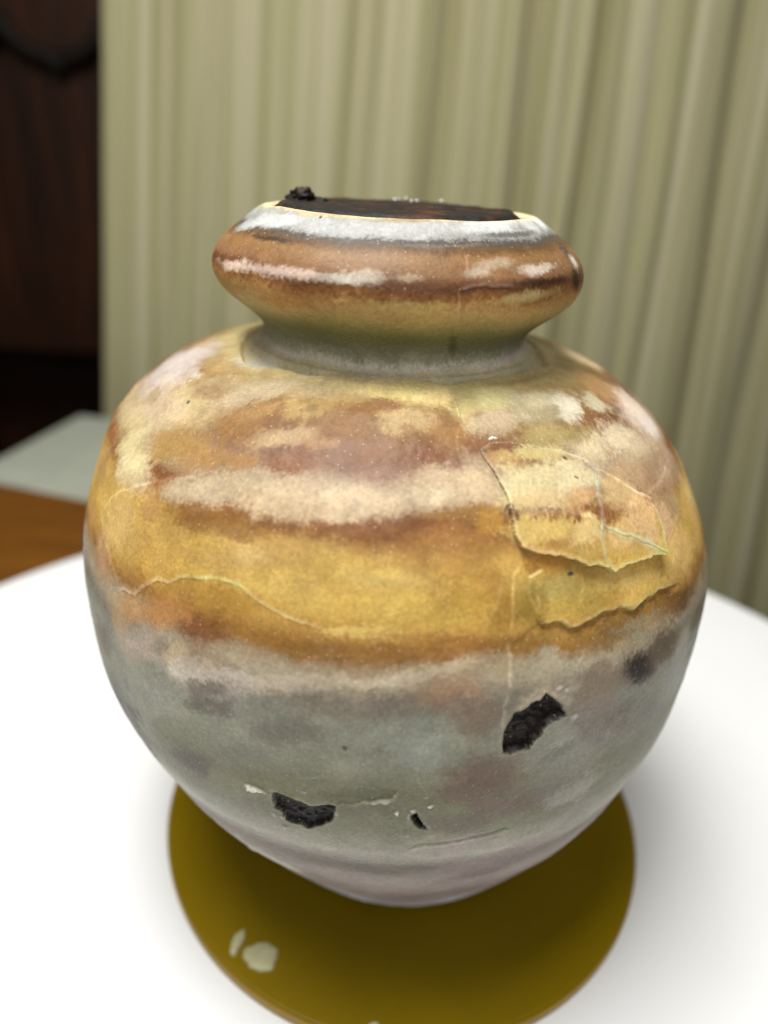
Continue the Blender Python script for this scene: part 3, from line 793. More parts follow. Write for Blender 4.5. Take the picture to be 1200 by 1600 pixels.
    (-0.3191,2.7513,36.65,23.12,7.26,-50.37,0.192,0.124,0.048,0.8,0.8,1),
    (-0.1289,2.7317,7.18,3.92,5.52,-15.98,0.213,0.112,0.044,0.8,0.8,1),
    (-0.0317,2.8019,14.06,1.05,2.18,-34.06,0.209,0.111,0.051,0.8,0.8,1),
    (0.0148,2.7429,18.75,-0.33,1.06,-25.27,0.392,0.282,0.141,0.8,0.8,1),
    (-0.3276,2.5715,14.01,6.65,4.89,-32.22,0.195,0.086,0.038,0.8,0.8,1),
    (-0.2726,2.6052,26.28,11.26,8.33,-62.58,0.17,0.075,0.034,0.8,0.8,1),
    (-0.1036,2.608,14.07,2.52,3.72,-48.62,0.191,0.085,0.041,0.8,0.8,1),
    (-0.1881,2.608,20.45,6.17,4.99,-47.8,0.202,0.099,0.047,0.8,0.8,1),
    (-0.2346,2.6502,15.14,5.89,6.13,-53.85,0.288,0.164,0.076,0.8,0.8,1),
    (-0.9024,2.4422,8.64,9.06,3.02,-12.53,0.587,0.506,0.274,0.8,0.8,1),
    (-0.6235,2.4394,11.37,8.32,6.51,-24.5,0.433,0.343,0.216,0.8,0.8,1),
    (-0.5093,2.4703,7.62,5.64,8.28,-26.43,0.457,0.362,0.239,0.8,0.8,1),
    (-0.2895,2.4816,6.84,1.21,1.56,-25.66,0.516,0.392,0.249,0.8,0.8,1),
    (-0.0824,2.5041,6.41,0.85,2.01,-27.18,0.509,0.397,0.259,0.8,0.8,1),
    (-0.5009,2.4029,8.62,1.58,6.79,-44.21,0.258,0.124,0.035,0.8,0.8,1),
    (-0.391,2.3945,11.62,2.69,11.25,-56.31,0.285,0.156,0.051,0.8,0.8,1),
    (-0.856,2.2736,8.35,3.62,4.4,-12.0,0.645,0.445,0.166,0.7,0.8,1),
    (-0.7122,2.3636,17.15,8.72,10.25,-33.49,0.408,0.234,0.087,0.8,0.8,1),
    (0.205,2.8497,9.37,-4.15,-0.18,-19.58,0.693,0.545,0.259,0.8,0.8,1),
    (0.0613,2.7485,11.97,-1.25,0.89,-31.69,0.402,0.291,0.151,0.8,0.8,1),
    (0.0697,2.7176,39.07,-4.49,1.67,-67.62,0.263,0.143,0.058,0.8,0.8,1),
    (0.0021,2.7991,26.3,0.3,2.06,-38.09,0.223,0.116,0.055,0.8,0.8,1),
    (0.2092,2.6979,15.33,-5.31,-0.4,-21.71,0.282,0.156,0.057,0.8,0.8,1),
    (0.1162,2.6446,30.06,-3.39,0.44,-57.32,0.193,0.08,0.036,0.8,0.8,1),
    (0.1374,2.5715,10.56,-1.27,-0.08,-25.77,0.458,0.344,0.22,0.8,0.8,1),
    (0.112,2.5378,13.19,-1.07,0.16,-37.53,0.524,0.43,0.287,0.8,0.8,1),
    (0.2473,2.5631,14.21,-3.51,-1.03,-25.82,0.521,0.397,0.253,0.8,0.8,1),
    (0.167,2.4872,9.59,-0.13,4.8,-68.27,0.257,0.136,0.038,0.8,0.8,1),
    (0.2726,2.4675,19.9,-4.7,-2.04,-33.79,0.428,0.24,0.053,0.8,0.8,1),
    (0.3276,2.7963,14.26,-9.43,-0.9,-13.23,0.373,0.303,0.137,0.8,0.8,1),
    (0.429,2.7429,10.28,-8.26,-2.23,-29.13,0.445,0.348,0.235,0.8,0.8,1),
    (0.6826,2.7935,6.07,-10.45,-3.54,-21.42,0.476,0.414,0.278,0.8,0.8,1),
    (0.7925,2.726,6.21,-24.01,-13.43,-5.38,0.583,0.533,0.412,0.8,0.8,1),
    (0.9828,2.7064,3.62,-26.72,-17.35,-2.71,0.547,0.484,0.338,0.8,0.8,1),
    (0.6066,2.6558,6.12,-6.36,-3.3,-24.15,0.319,0.247,0.102,0.8,0.8,1),
    (1.2321,2.6923,10.27,-9.15,-2.51,-21.26,0.377,0.221,0.099,0.8,0.8,1),
    (1.2829,2.6052,6.44,-5.26,-2.07,-13.52,0.696,0.574,0.473,0.8,0.8,1),
    (0.9024,2.5996,6.7,-11.33,-4.27,-17.91,0.589,0.488,0.331,0.8,0.8,1),
    (0.7334,2.5855,8.56,-13.63,-11.07,-33.76,0.588,0.479,0.309,0.8,0.8,1),
    (0.8052,2.5069,6.49,-14.74,-11.54,-21.17,0.465,0.316,0.177,0.8,0.8,1),
    (1.0377,2.4422,13.14,-8.95,-3.14,-19.28,0.445,0.31,0.191,0.8,0.8,1),
    (0.8813,2.3439,16.89,-14.77,-6.21,-20.73,0.76,0.499,0.274,0.8,0.8,1),
    (1.2068,2.3186,9.27,-5.5,-5.23,-18.2,0.758,0.544,0.236,0.8,0.8,1),
    (0.3699,2.6221,18.34,-8.53,-2.86,-40.46,0.368,0.223,0.093,0.8,0.8,1),
    (0.5009,2.6165,9.79,-6.78,-5.08,-45.6,0.471,0.376,0.171,0.8,0.8,1),
    (0.4375,2.5546,8.3,-4.19,-2.59,-24.91,0.537,0.465,0.271,0.8,0.8,1),
    (0.577,2.5434,10.81,-7.81,-3.89,-26.13,0.584,0.505,0.311,0.8,0.8,1),
    (0.577,2.4872,15.77,-10.13,-8.22,-50.93,0.511,0.332,0.16,0.8,0.8,1),
    (0.4121,2.5013,11.05,-4.68,-4.77,-44.9,0.57,0.436,0.226,0.8,0.8,1),
    (0.4164,2.431,8.87,-3.18,-3.38,-28.02,0.578,0.423,0.146,0.8,0.8,1),
    (0.5474,2.4029,22.4,-10.38,-4.11,-23.47,0.683,0.516,0.231,0.8,0.8,1),
    (0.7334,2.4703,9.56,-8.53,-4.73,-22.39,0.564,0.398,0.198,0.8,0.8,1),
    (0.6319,2.3692,16.95,-8.56,-6.82,-32.13,0.603,0.416,0.171,0.8,0.8,1),
    (0.7756,2.3945,15.33,-12.14,-5.75,-23.18,0.698,0.463,0.235,0.8,0.8,1),
    (-0.6911,2.0095,8.22,5.33,12.71,-17.03,0.458,0.379,0.303,0.6,0.8,1),
    (-0.429,2.0264,6.17,-0.6,8.87,-33.41,0.6,0.535,0.458,0.7,0.8,1),
    (-0.205,2.0854,7.16,0.21,10.53,-52.74,0.519,0.447,0.336,0.7,0.8,1),
    (-0.5812,2.0095,13.06,-4.85,4.13,-28.61,0.504,0.434,0.342,0.5,0.8,1),
    (-0.0063,2.1163,9.76,1.22,11.56,-55.42,0.585,0.494,0.361,0.8,0.8,1),
    (0.1205,2.1444,16.48,2.27,11.55,-74.78,0.497,0.409,0.284,0.8,0.8,1),
    (-0.5474,2.0517,24.14,0.79,11.94,-29.02,0.554,0.452,0.293,0.8,0.8,1),
    (-0.0148,2.2849,11.3,-0.56,2.01,-35.85,0.683,0.483,0.129,0.8,0.8,1),
    (0.1289,2.2652,16.77,-1.74,-1.06,-50.93,0.531,0.361,0.082,0.8,0.8,1),
    (-0.243,2.3074,10.38,0.46,5.72,-35.06,0.67,0.467,0.145,0.8,0.8,1),
    (-0.074,2.3439,13.12,-0.38,4.14,-51.37,0.715,0.527,0.177,0.5,0.8,1),
    (-0.4924,2.0348,13.16,0.22,12.61,-31.84,0.687,0.611,0.511,0.6,0.8,1),
    (-0.4417,1.9898,13.99,-0.2,15.53,-39.44,0.185,0.159,0.129,0.8,0.8,1),
    (-0.5178,1.706,17.97,-7.39,4.81,-24.24,0.125,0.114,0.092,0.8,0.8,1),
    (-0.6066,1.8718,18.52,-2.26,8.3,-15.3,0.329,0.333,0.285,0.7,0.8,1),
    (-0.7925,1.5262,19.59,-5.41,10.01,-18.12,0.121,0.12,0.106,0.6,0.8,1),
    (-0.3191,1.9702,15.6,-0.13,6.93,-20.97,0.289,0.282,0.231,0.7,0.8,1),
    (-0.2346,1.9449,11.0,-0.03,7.36,-26.89,0.2,0.191,0.151,0.7,0.8,1),
    (-0.3022,1.7482,14.97,-0.99,13.85,-33.07,0.239,0.231,0.139,0.7,0.8,1),
    (0.0697,1.9224,17.52,0.84,-0.06,-18.81,0.397,0.416,0.361,0.7,0.8,1),
    (0.1881,1.8044,15.62,1.45,-2.65,-18.79,0.206,0.141,0.11,0.6,0.8,1),
    (0.2515,1.7426,15.56,1.8,-5.98,-26.17,0.208,0.147,0.114,0.7,0.8,1),
    (0.1923,2.0151,22.87,1.38,-2.52,-26.27,0.246,0.194,0.15,0.6,0.8,1),
    (0.1289,2.0994,16.76,-0.01,-1.29,-38.26,0.43,0.294,0.187,0.8,0.8,1),
    (0.3572,2.1163,13.57,-0.99,-5.88,-32.39,0.465,0.413,0.296,0.8,0.8,1),
    (0.5178,2.0432,15.23,0.6,-8.13,-26.31,0.317,0.258,0.192,0.8,0.8,1),
    (0.6404,2.0376,23.59,1.57,-11.86,-30.93,0.035,0.028,0.021,0.9,0.8,1),
    (0.7291,2.0517,13.04,-16.03,-13.17,-17.53,0.15,0.12,0.08,0.8,0.8,1),
    (0.6531,2.1135,22.95,-3.66,-16.87,-49.84,0.357,0.34,0.231,0.7,0.8,1),
    (0.8771,1.8971,12.4,-1.51,-8.42,-12.72,0.385,0.404,0.35,0.8,0.8,1),
    (0.4375,1.9055,13.52,7.6,7.89,-23.5,0.392,0.387,0.331,0.7,0.8,1),
    (0.4121,1.8662,12.48,6.82,13.32,-34.26,0.2,0.196,0.161,0.75,0.8,1),
    (0.5093,1.8999,21.38,3.48,-8.05,-20.77,0.25,0.218,0.185,0.7,0.8,1),
    (0.4924,1.6948,10.65,5.96,7.46,-26.42,0.405,0.39,0.342,0.7,0.8,1),
    (0.1754,1.5712,10.01,1.23,3.11,-33.25,0.371,0.326,0.314,0.7,0.8,1),
    (0.2557,1.4194,8.85,1.83,2.02,-20.76,0.279,0.213,0.209,0.7,0.8,1),
    (-0.0697,1.8718,11.53,0.16,5.06,-35.44,0.352,0.351,0.278,0.5,0.8,1),
    (-0.019,2.0432,17.93,0.69,2.57,-33.41,0.215,0.187,0.148,0.7,0.8,1),
    (-0.3529,1.8297,11.8,-0.85,12.41,-29.18,0.208,0.206,0.164,0.5,0.8,1),
    (0.336,2.4788,131.34,-6.49,5.27,-68.35,0.107,0.053,0.012,0.9,0.6,1),
    (0.3022,2.6417,111.2,-43.65,-7.24,-141.0,0.047,0.023,0.009,0.9,0.6,1),
    (0.3572,2.2287,117.45,-22.47,-17.51,-113.82,0.238,0.132,0.029,0.85,0.6,1),
    (0.3741,2.2118,42.38,-2.79,-12.15,-171.76,0.409,0.225,0.05,0.85,0.6,1),
    (0.4121,2.1837,19.51,1.49,-0.48,-84.02,0.398,0.236,0.063,0.7,0.9,1),
    (-0.8052,3.4099,4.61,9.11,4.58,-33.65,0.458,0.47,0.468,0.9,0.7,2),
    (-0.336,3.4144,3.55,2.49,0.92,-36.59,0.344,0.347,0.343,0.9,0.7,2),
    (0.0951,3.425,3.26,-0.36,0.92,-37.06,0.371,0.373,0.367,0.9,0.7,2),
    (0.5474,3.4387,4.33,-3.73,0.94,-37.97,0.497,0.52,0.513,0.9,0.7,2),
    (0.9701,3.4372,7.73,-19.36,-7.51,-34.61,0.618,0.653,0.642,0.75,0.8,2),
    (-0.5093,3.4538,4.31,5.18,3.99,-104.29,0.393,0.334,0.196,0.8,0.7,2),
    (0.0613,3.4569,4.52,-0.45,4.02,-93.99,0.301,0.24,0.136,0.8,0.7,2),
    (0.3529,3.0628,35.94,30.9,2.02,-18.59,0.099,0.102,0.043,0.8,0.9,2),
    (-0.2219,3.269,6.49,1.02,0.99,-61.85,0.536,0.488,0.421,0.9,0.9,2),
    (-0.5347,3.2659,4.92,1.74,1.46,-66.0,0.57,0.455,0.381,0.85,0.9,2),
    (-0.9067,3.2568,7.04,2.21,2.0,-63.46,0.741,0.578,0.465,0.85,0.9,2),
    (0.0571,3.278,12.91,0.5,2.23,-95.39,0.389,0.296,0.206,0.75,0.9,2),
    (0.3656,3.2932,12.23,-2.75,2.79,-78.37,0.407,0.34,0.266,0.8,0.9,2),
    (0.4586,3.3129,8.04,-3.43,3.04,-64.74,0.373,0.3,0.22,0.7,0.9,2),
    (0.7291,3.2977,6.49,-4.04,0.84,-66.51,0.564,0.488,0.41,0.85,0.9,2),
    (1.1392,3.2977,20.41,-23.93,-9.61,-43.55,0.635,0.653,0.575,0.85,0.9,2),
    (1.1265,3.3371,16.9,-26.87,-9.57,-37.4,0.053,0.049,0.052,0.8,0.9,2),
    (1.0631,3.2523,14.75,-5.03,-2.79,-34.27,0.02,0.015,0.008,0.85,0.9,2),
    (0.0909,3.2083,4.01,0.67,1.39,-68.36,0.665,0.537,0.204,0.7,0.9,2),
    (0.615,3.2295,4.01,3.1,3.12,-70.63,0.562,0.448,0.203,0.8,0.9,2),
    (0.7461,3.2644,4.49,-1.11,-0.75,-108.53,0.029,0.016,0.008,0.8,0.9,2),
    (-0.5474,3.1871,4.62,-4.58,0.79,-55.74,0.494,0.274,0.07,0.6,0.9,2),
    (0.7038,3.4069,3.88,-4.14,0.42,-95.61,0.072,0.073,0.06,0.75,0.9,2),
    (-0.7249,3.3508,5.28,6.47,2.34,-117.12,0.03,0.023,0.019,0.8,0.9,2),
    (1.2321,3.3796,7.53,-22.15,-8.44,-24.01,0.121,0.083,0.046,0.7,0.9,2),
    (-1.359,3.2659,17.39,19.21,8.63,-52.24,0.67,0.204,0.064,0.8,0.9,2),
    (0.2557,3.372,3.28,-1.43,2.45,-155.77,0.169,0.136,0.112,0.6,0.9,2),
    (-0.1374,3.278,17.79,3.87,2.52,-66.27,0.421,0.351,0.278,0.8,0.9,2),
    (-0.243,3.2144,24.71,-2.34,6.58,-129.78,0.76,0.561,0.21,0.7,0.9,2),
    (-1.0377,3.3841,4.49,13.13,6.62,-29.22,0.454,0.471,0.461,0.8,0.9,2),
    (1.1983,3.4493,7.15,-22.55,-8.69,-17.65,0.698,0.75,0.727,0.8,0.9,2),
]
STRATA = np.array([
    (0.6102,0.664,0.679,0.76),
    (1.0963,0.223,0.177,0.159),
    (1.307,0.333,0.29,0.267),
    (1.4307,0.203,0.181,0.156),
    (1.5122,0.433,0.42,0.355),
    (1.6386,0.232,0.231,0.161),
    (1.765,0.196,0.195,0.119),
    (1.8718,0.295,0.298,0.224),
    (1.9674,0.323,0.333,0.266),
    (2.0376,0.237,0.213,0.168),
    (2.0938,0.42,0.358,0.259),
    (2.1303,0.364,0.282,0.174),
    (2.1669,0.283,0.146,0.041),
    (2.209,0.479,0.282,0.072),
    (2.2736,0.627,0.412,0.1),
    (2.3579,0.557,0.363,0.101),
    (2.4282,0.241,0.103,0.033),
    (2.4619,0.185,0.077,0.027),
    (2.4984,0.362,0.266,0.159),
    (2.5378,0.405,0.311,0.205),
    (2.5743,0.245,0.144,0.088),
    (2.6193,0.17,0.074,0.036),
    (2.6839,0.186,0.091,0.038),
    (2.757,0.221,0.132,0.05),
    (2.8272,0.339,0.244,0.109),
    (2.8946,0.76,0.612,0.29),
    (2.9424,0.76,0.608,0.36),
    (2.9705,0.699,0.64,0.545),
    (2.9931,0.346,0.348,0.24),
    (3.0189,0.228,0.235,0.158),
    (3.0734,0.203,0.219,0.094),
    (3.1235,0.331,0.33,0.14),
    (3.1568,0.473,0.394,0.171),
    (3.1901,0.588,0.419,0.169),
    (3.2144,0.503,0.285,0.105),
    (3.2341,0.266,0.12,0.038),
    (3.2523,0.115,0.047,0.018),
    (3.2659,0.155,0.068,0.028),
    (3.2841,0.24,0.128,0.062),
    (3.3038,0.23,0.123,0.052),
    (3.3311,0.232,0.127,0.051),
    (3.3538,0.124,0.064,0.024),
    (3.3735,0.086,0.064,0.048),
    (3.3841,0.075,0.069,0.059),
    (3.3978,0.256,0.254,0.241),
    (3.4235,0.328,0.331,0.319),
    (3.4493,0.315,0.305,0.264),
    (3.4675,0.76,0.542,0.263),
    (3.4675,0.76,0.655,0.412),
    (3.5208,0.25,0.16,0.07),
])
STEPS = [
    ([(-0.801,2.1051),(-0.7672,2.1275),(-0.7122,2.1388),(-0.6742,2.1753),(-0.6235,2.2118),(-0.5897,2.2174),(-0.5601,2.2399),(-0.5263,2.254),(-0.484,2.2624),(-0.4544,2.2708),(-0.4121,2.2736),(-0.3741,2.2736),(-0.336,2.2568),(-0.298,2.2427),(-0.2726,2.2343),(-0.2473,2.2287),(-0.1923,2.2231),(-0.1501,2.209)],0.0022,0.08,-1,0.95,1),
    ([(0.3487,2.2399),(0.3572,2.2259),(0.3783,2.2203),(0.3994,2.2203),(0.4206,2.2146),(0.4417,2.2006),(0.4671,2.2006),(0.5009,2.2062),(0.5347,2.2118),(0.5685,2.209),(0.6023,2.2174),(0.6192,2.2062),(0.6446,2.1922),(0.6996,2.2034),(0.7503,2.2062),(0.8517,2.1922)],0.016,0.055,-1,0.8,1),
    ([(0.2853,2.889),(0.2938,2.8216),(0.2726,2.7429),(0.2811,2.6895),(0.298,2.6417)],0.006,0.04,1,0.45,1),
    ([(-0.1205,1.7369),(-0.0909,1.7313),(-0.0655,1.751),(-0.0232,1.7566),(0.0063,1.7679),(0.0275,1.8072)],0.005,0.05,1,0.5,1),
    ([(0.0444,1.5655),(0.0867,1.5824),(0.1839,1.5852),(0.2515,1.5965),(0.3191,1.6105)],0.007,0.03,1,0.4,1),
    ([(0.3445,2.3298),(0.3656,2.3327),(0.3868,2.3467)],0.007,0.03,1,0.6,1),
    ([(0.8221,2.417),(0.8306,2.3889),(0.8264,2.3551),(0.8052,2.3102)],0.004,0.03,1,0.4,1),
    ([(0.2811,3.2538),(0.3403,3.2614),(0.4037,3.2629),(0.4882,3.2583),(0.5558,3.2583)],0.003,0.02,-1,0.6,2),
]
CRACKS = [
    ([(0.3445,2.3636),(0.3487,2.327),(0.336,2.2933),(0.3487,2.2624),(0.3529,2.2399)],0.0035,0.0004,0.35,1),
    ([(0.3994,2.3214),(0.4079,2.2905),(0.391,2.2624),(0.3994,2.2231)],0.003,0.0004,0.28,1),
    ([(0.4924,2.327),(0.5009,2.2877),(0.4798,2.254),(0.4967,2.2118)],0.003,0.0004,0.28,1),
    ([(0.5854,2.3046),(0.5897,2.268),(0.5727,2.2315),(0.6023,2.2174)],0.003,0.0004,0.25,1),
    ([(0.7841,2.2905),(0.7841,2.2596),(0.763,2.2315),(0.7503,2.2062)],0.003,0.0004,0.3,1),
    ([(0.3825,2.1528),(0.3994,2.1107),(0.391,2.0713)],0.003,0.0004,0.3,1),
    ([(0.4502,2.1641),(0.4628,2.1275),(0.4459,2.1079)],0.003,0.0004,0.25,1),
    ([(0.336,2.372),(0.3065,2.3383),(0.2938,2.2989),(0.2895,2.2568),(0.2726,2.2034)],0.004,0.0004,0.6,1),
    ([(0.2642,2.0798),(0.2515,2.0404),(0.2515,1.9786)],0.004,0.0004,0.5,1),
    ([(0.2726,2.7429),(0.2219,2.6727),(0.2177,2.6193)],0.003,0.0003,0.25,1),
    ([(0.0402,1.9955),(0.0655,1.9224),(0.0613,1.8522),(0.0909,1.7847)],0.003,0.0004,0.2,1),
    ([(0.3445,1.9702),(0.3952,1.9055),(0.4798,1.81)],0.003,0.0004,0.2,1),
    ([(-0.9067,2.2118),(-0.9743,2.2596),(-0.9278,2.3242),(-0.839,2.3776),(-0.7672,2.4141),(-0.708,2.4422),(-0.6192,2.476),(-0.5643,2.4928)],0.005,0.0002,0.45,1),
    ([(-0.9067,2.2118),(-0.8686,2.1893),(-0.8306,2.1641),(-0.7883,2.1332)],0.005,0.0002,0.37,1),
    ([(0.6657,2.5322),(0.6404,2.4956),(0.615,2.4591),(0.6023,2.4254),(0.5727,2.3832),(0.5643,2.3355)],0.0045,0.0002,0.45,1),
    ([(0.5939,2.4085),(0.6192,2.3945),(0.6446,2.3804),(0.6869,2.3636),(0.7461,2.3242),(0.7841,2.2933)],0.0045,0.0002,0.41,1),
    ([(0.3741,2.4703),(0.4121,2.4703),(0.4459,2.4647),(0.4967,2.4591),(0.5516,2.4451),(0.5981,2.431)],0.006,0.0001,0.45,1),
    ([(0.7461,2.4479),(0.6996,2.3917),(0.67,2.3495),(0.6531,2.313)],0.004,0.0001,0.21,1),
    ([(0.8348,2.4254),(0.8729,2.4338),(0.9532,2.4338),(1.0419,2.4479),(1.1434,2.4563)],0.005,0.0002,0.41,1),
    ([(0.3022,2.6389),(0.3149,2.5996),(0.3276,2.5659),(0.336,2.5322),(0.336,2.4956),(0.336,2.4647),(0.3318,2.4366),(0.336,2.4085),(0.336,2.3748),(0.336,2.3355)],0.004,0.0004,0.12,1),
    ([(0.2853,2.3692),(0.2769,2.3439),(0.2684,2.3158),(0.2515,2.2821),(0.2388,2.2596)],0.0045,0.0002,0.33,1),
    ([(0.2726,2.2034),(0.2684,2.1837),(0.2684,2.1584),(0.2642,2.1332),(0.2642,2.1107),(0.2642,2.0798)],0.005,0.0002,0.58,1),
    ([(0.3529,2.1978),(0.3487,2.1669),(0.3487,2.1247)],0.004,0.0001,0.37,1),
    ([(0.3656,2.3327),(0.3614,2.2961),(0.3614,2.268),(0.3529,2.2399)],0.004,0.0001,0.37,1),
    ([(0.1247,2.209),(0.1078,2.1669)],0.003,0.0001,0.21,1),
    ([(0.2684,3.2538),(0.2811,3.228),(0.2811,3.2053),(0.298,3.172)],0.005,0.0003,0.62,2),
    ([(0.3318,3.3493),(0.3276,3.3114),(0.3022,3.2871)],0.004,0.0002,0.37,2),
    ([(0.4671,3.2538),(0.4544,3.2265)],0.004,0.0001,0.24,2),
    ([(-0.2769,1.7875),(-0.205,1.81),(-0.1289,1.8325)],0.003,0.0001,0.29,1),
    ([(0.0021,1.8803),(0.0063,1.9393),(-0.0021,1.9758)],0.003,0.0001,0.17,1),
    ([(-0.1627,2.2484),(-0.1416,2.2174),(-0.0993,2.1922)],0.003,0.0001,0.24,1),
    ([(0.3952,1.9252),(0.4248,1.9505),(0.4502,1.9674)],0.004,0.0003,0.17,1),
]
HOLES = [
    ([(-0.2769,1.7341),(-0.2473,1.7341),(-0.2135,1.7257),(-0.1881,1.7173),(-0.1627,1.7229),(-0.1416,1.7341),(-0.1205,1.7285),(-0.1331,1.6808),(-0.1543,1.6555),(-0.1796,1.6302),(-0.2008,1.6189),(-0.2177,1.633),(-0.2388,1.6274),(-0.2557,1.6358),(-0.26,1.6667),(-0.2811,1.6751)],0.012,0.12,1),
    ([(0.0571,1.7145),(0.0697,1.7257),(0.0782,1.706),(0.0867,1.6864),(0.0951,1.6611),(0.0782,1.6695),(0.0655,1.6864)],0.02,0.15,1),
    ([(0.2557,1.9084),(0.2515,1.9421),(0.2557,1.973),(0.2642,2.0011),(0.2769,2.0208),(0.3022,2.0236),(0.3191,2.0404),(0.3403,2.0432),(0.3529,2.0573),(0.3699,2.0432),(0.3952,2.0179),(0.4121,1.9842),(0.391,1.9758),(0.3741,1.9702),(0.3572,1.9561),(0.3487,1.9365),(0.336,1.928),(0.3234,1.9027),(0.298,1.9084),(0.2769,1.8999)],0.016,0.9,1),
]
CHIPS = [
    (-0.3445,1.7285,0.008,0.0076,0.006,0.6,1),
    (-0.3318,1.7229,0.0146,0.0095,0.008,0.75,1),
    (-0.3149,1.7201,0.0105,0.0076,0.006,0.67,1),
    (-0.298,1.7173,0.0065,0.0058,0.004,0.37,1),
    (-0.2853,1.6442,0.0053,0.0065,0.005,0.46,1),
    (-0.2642,1.647,0.0053,0.0064,0.005,0.41,1),
    (-0.2642,1.5936,0.0081,0.0074,0.005,0.41,1),
    (-0.1205,1.7004,0.0049,0.006,0.004,0.41,1),
    (-0.0106,1.7594,0.0143,0.0074,0.005,0.41,1),
    (-0.0317,1.7538,0.0095,0.0056,0.004,0.37,1),
    (0.0232,1.7201,0.0042,0.0078,0.005,0.75,1),
    (0.0613,1.7341,0.0084,0.0067,0.005,0.6,1),
    (0.0528,1.7145,0.0036,0.0098,0.004,0.37,1),
    (0.1036,1.7454,0.0061,0.0057,0.005,0.71,1),
    (0.0867,1.7847,0.0036,0.0054,0.003,0.37,1),
    (0.0486,1.6358,0.0063,0.007,0.003,0.34,1),
    (-0.2008,1.765,0.0037,0.0037,0.002,0.37,1),
    (-0.5093,1.5571,0.008,0.0057,0.002,0.34,1),
    (0.4375,1.9674,0.0126,0.0075,0.005,0.33,1),
    (0.4164,1.9758,0.0068,0.0045,0.003,0.34,1),
    (0.3952,2.0573,0.0107,0.004,0.004,0.37,1),
    (0.4121,2.046,0.0054,0.0041,0.003,0.37,1),
    (0.3614,2.6811,0.0159,0.0044,0.003,0.67,1),
    (-0.5347,1.1778,0.0161,0.0159,0.004,0.41,1),
    (0.5812,2.535,0.0065,0.0039,-0.001,0.1,1),
    (0.4628,2.3214,0.0068,0.0051,-0.001,0.1,1),
    (-0.856,2.653,0.0113,0.0042,-0.001,0.1,1),
    (0.5854,2.5912,0.0083,0.0048,-0.001,0.1,1),
    (-0.0993,1.9308,0.0057,0.0075,-0.001,0.1,1),
    (-0.3614,2.7457,0.0055,0.0041,-0.001,0.1,1),
    (-0.4924,3.4448,0.0115,0.0051,-0.001,0.1,2),
]
FLAKES = [
    ([(0.298,2.6417),(0.336,2.6614),(0.4037,2.6586),(0.5051,2.6333),(0.6023,2.608),(0.6573,2.5715),(0.6784,2.5434),(0.6404,2.4956),(0.615,2.4591),(0.6023,2.4254),(0.5727,2.3832),(0.5643,2.3383),(0.5727,2.3214),(0.5263,2.3355),(0.5093,2.3355),(0.4713,2.3608),(0.4375,2.372),(0.3952,2.3804),(0.3656,2.3889),(0.3403,2.4029),(0.3318,2.431),(0.336,2.4591),(0.336,2.49),(0.3403,2.5265),(0.3276,2.5659),(0.3149,2.594),(0.3022,2.6277)],((0.4502,2.5013,0.0115),(0.0,-0.07))),
    ([(0.6784,2.5406),(0.6996,2.5322),(0.7503,2.49),(0.7883,2.4507),(0.8306,2.4226),(0.8264,2.3776),(0.8137,2.3298),(0.7968,2.2933),(0.7503,2.3242),(0.6869,2.3636),(0.6446,2.3804),(0.5981,2.4085),(0.6066,2.4254),(0.6192,2.4591),(0.6404,2.4956)],((0.4502,2.5013,0.011),(0.0,-0.07))),
    ([(0.5939,2.4057),(0.6446,2.3776),(0.6869,2.3608),(0.7418,2.3242),(0.7883,2.2933),(0.7376,2.3046),(0.6488,2.313),(0.5854,2.3046),(0.5727,2.3214),(0.5685,2.3383),(0.577,2.3804)],((0.4502,2.5013,0.01),(0.0,-0.07))),
]

jar = empty('jar', (0, 0, 0), 'squat round alabaster jar with flared rim and banded amber and grey cracked body', 'jar')
phs = np.r_[np.linspace(-1.72, 1.72, 760, endpoint=False), np.linspace(1.72, 2 * math.pi - 1.72, 150, endpoint=False)]
rows = np.r_[np.linspace(0.0005, 0.5, 24, endpoint=False), np.linspace(0.5, V_NECK, 820)]
jar_grid('body', phs, rows, 'body', jar)
jar_grid('neck', phs, np.linspace(V_NECK, V_RIM, 60), 'rim', jar)
jar_grid('rim', phs, np.linspace(V_RIM, V_END, 230), 'rim', jar)

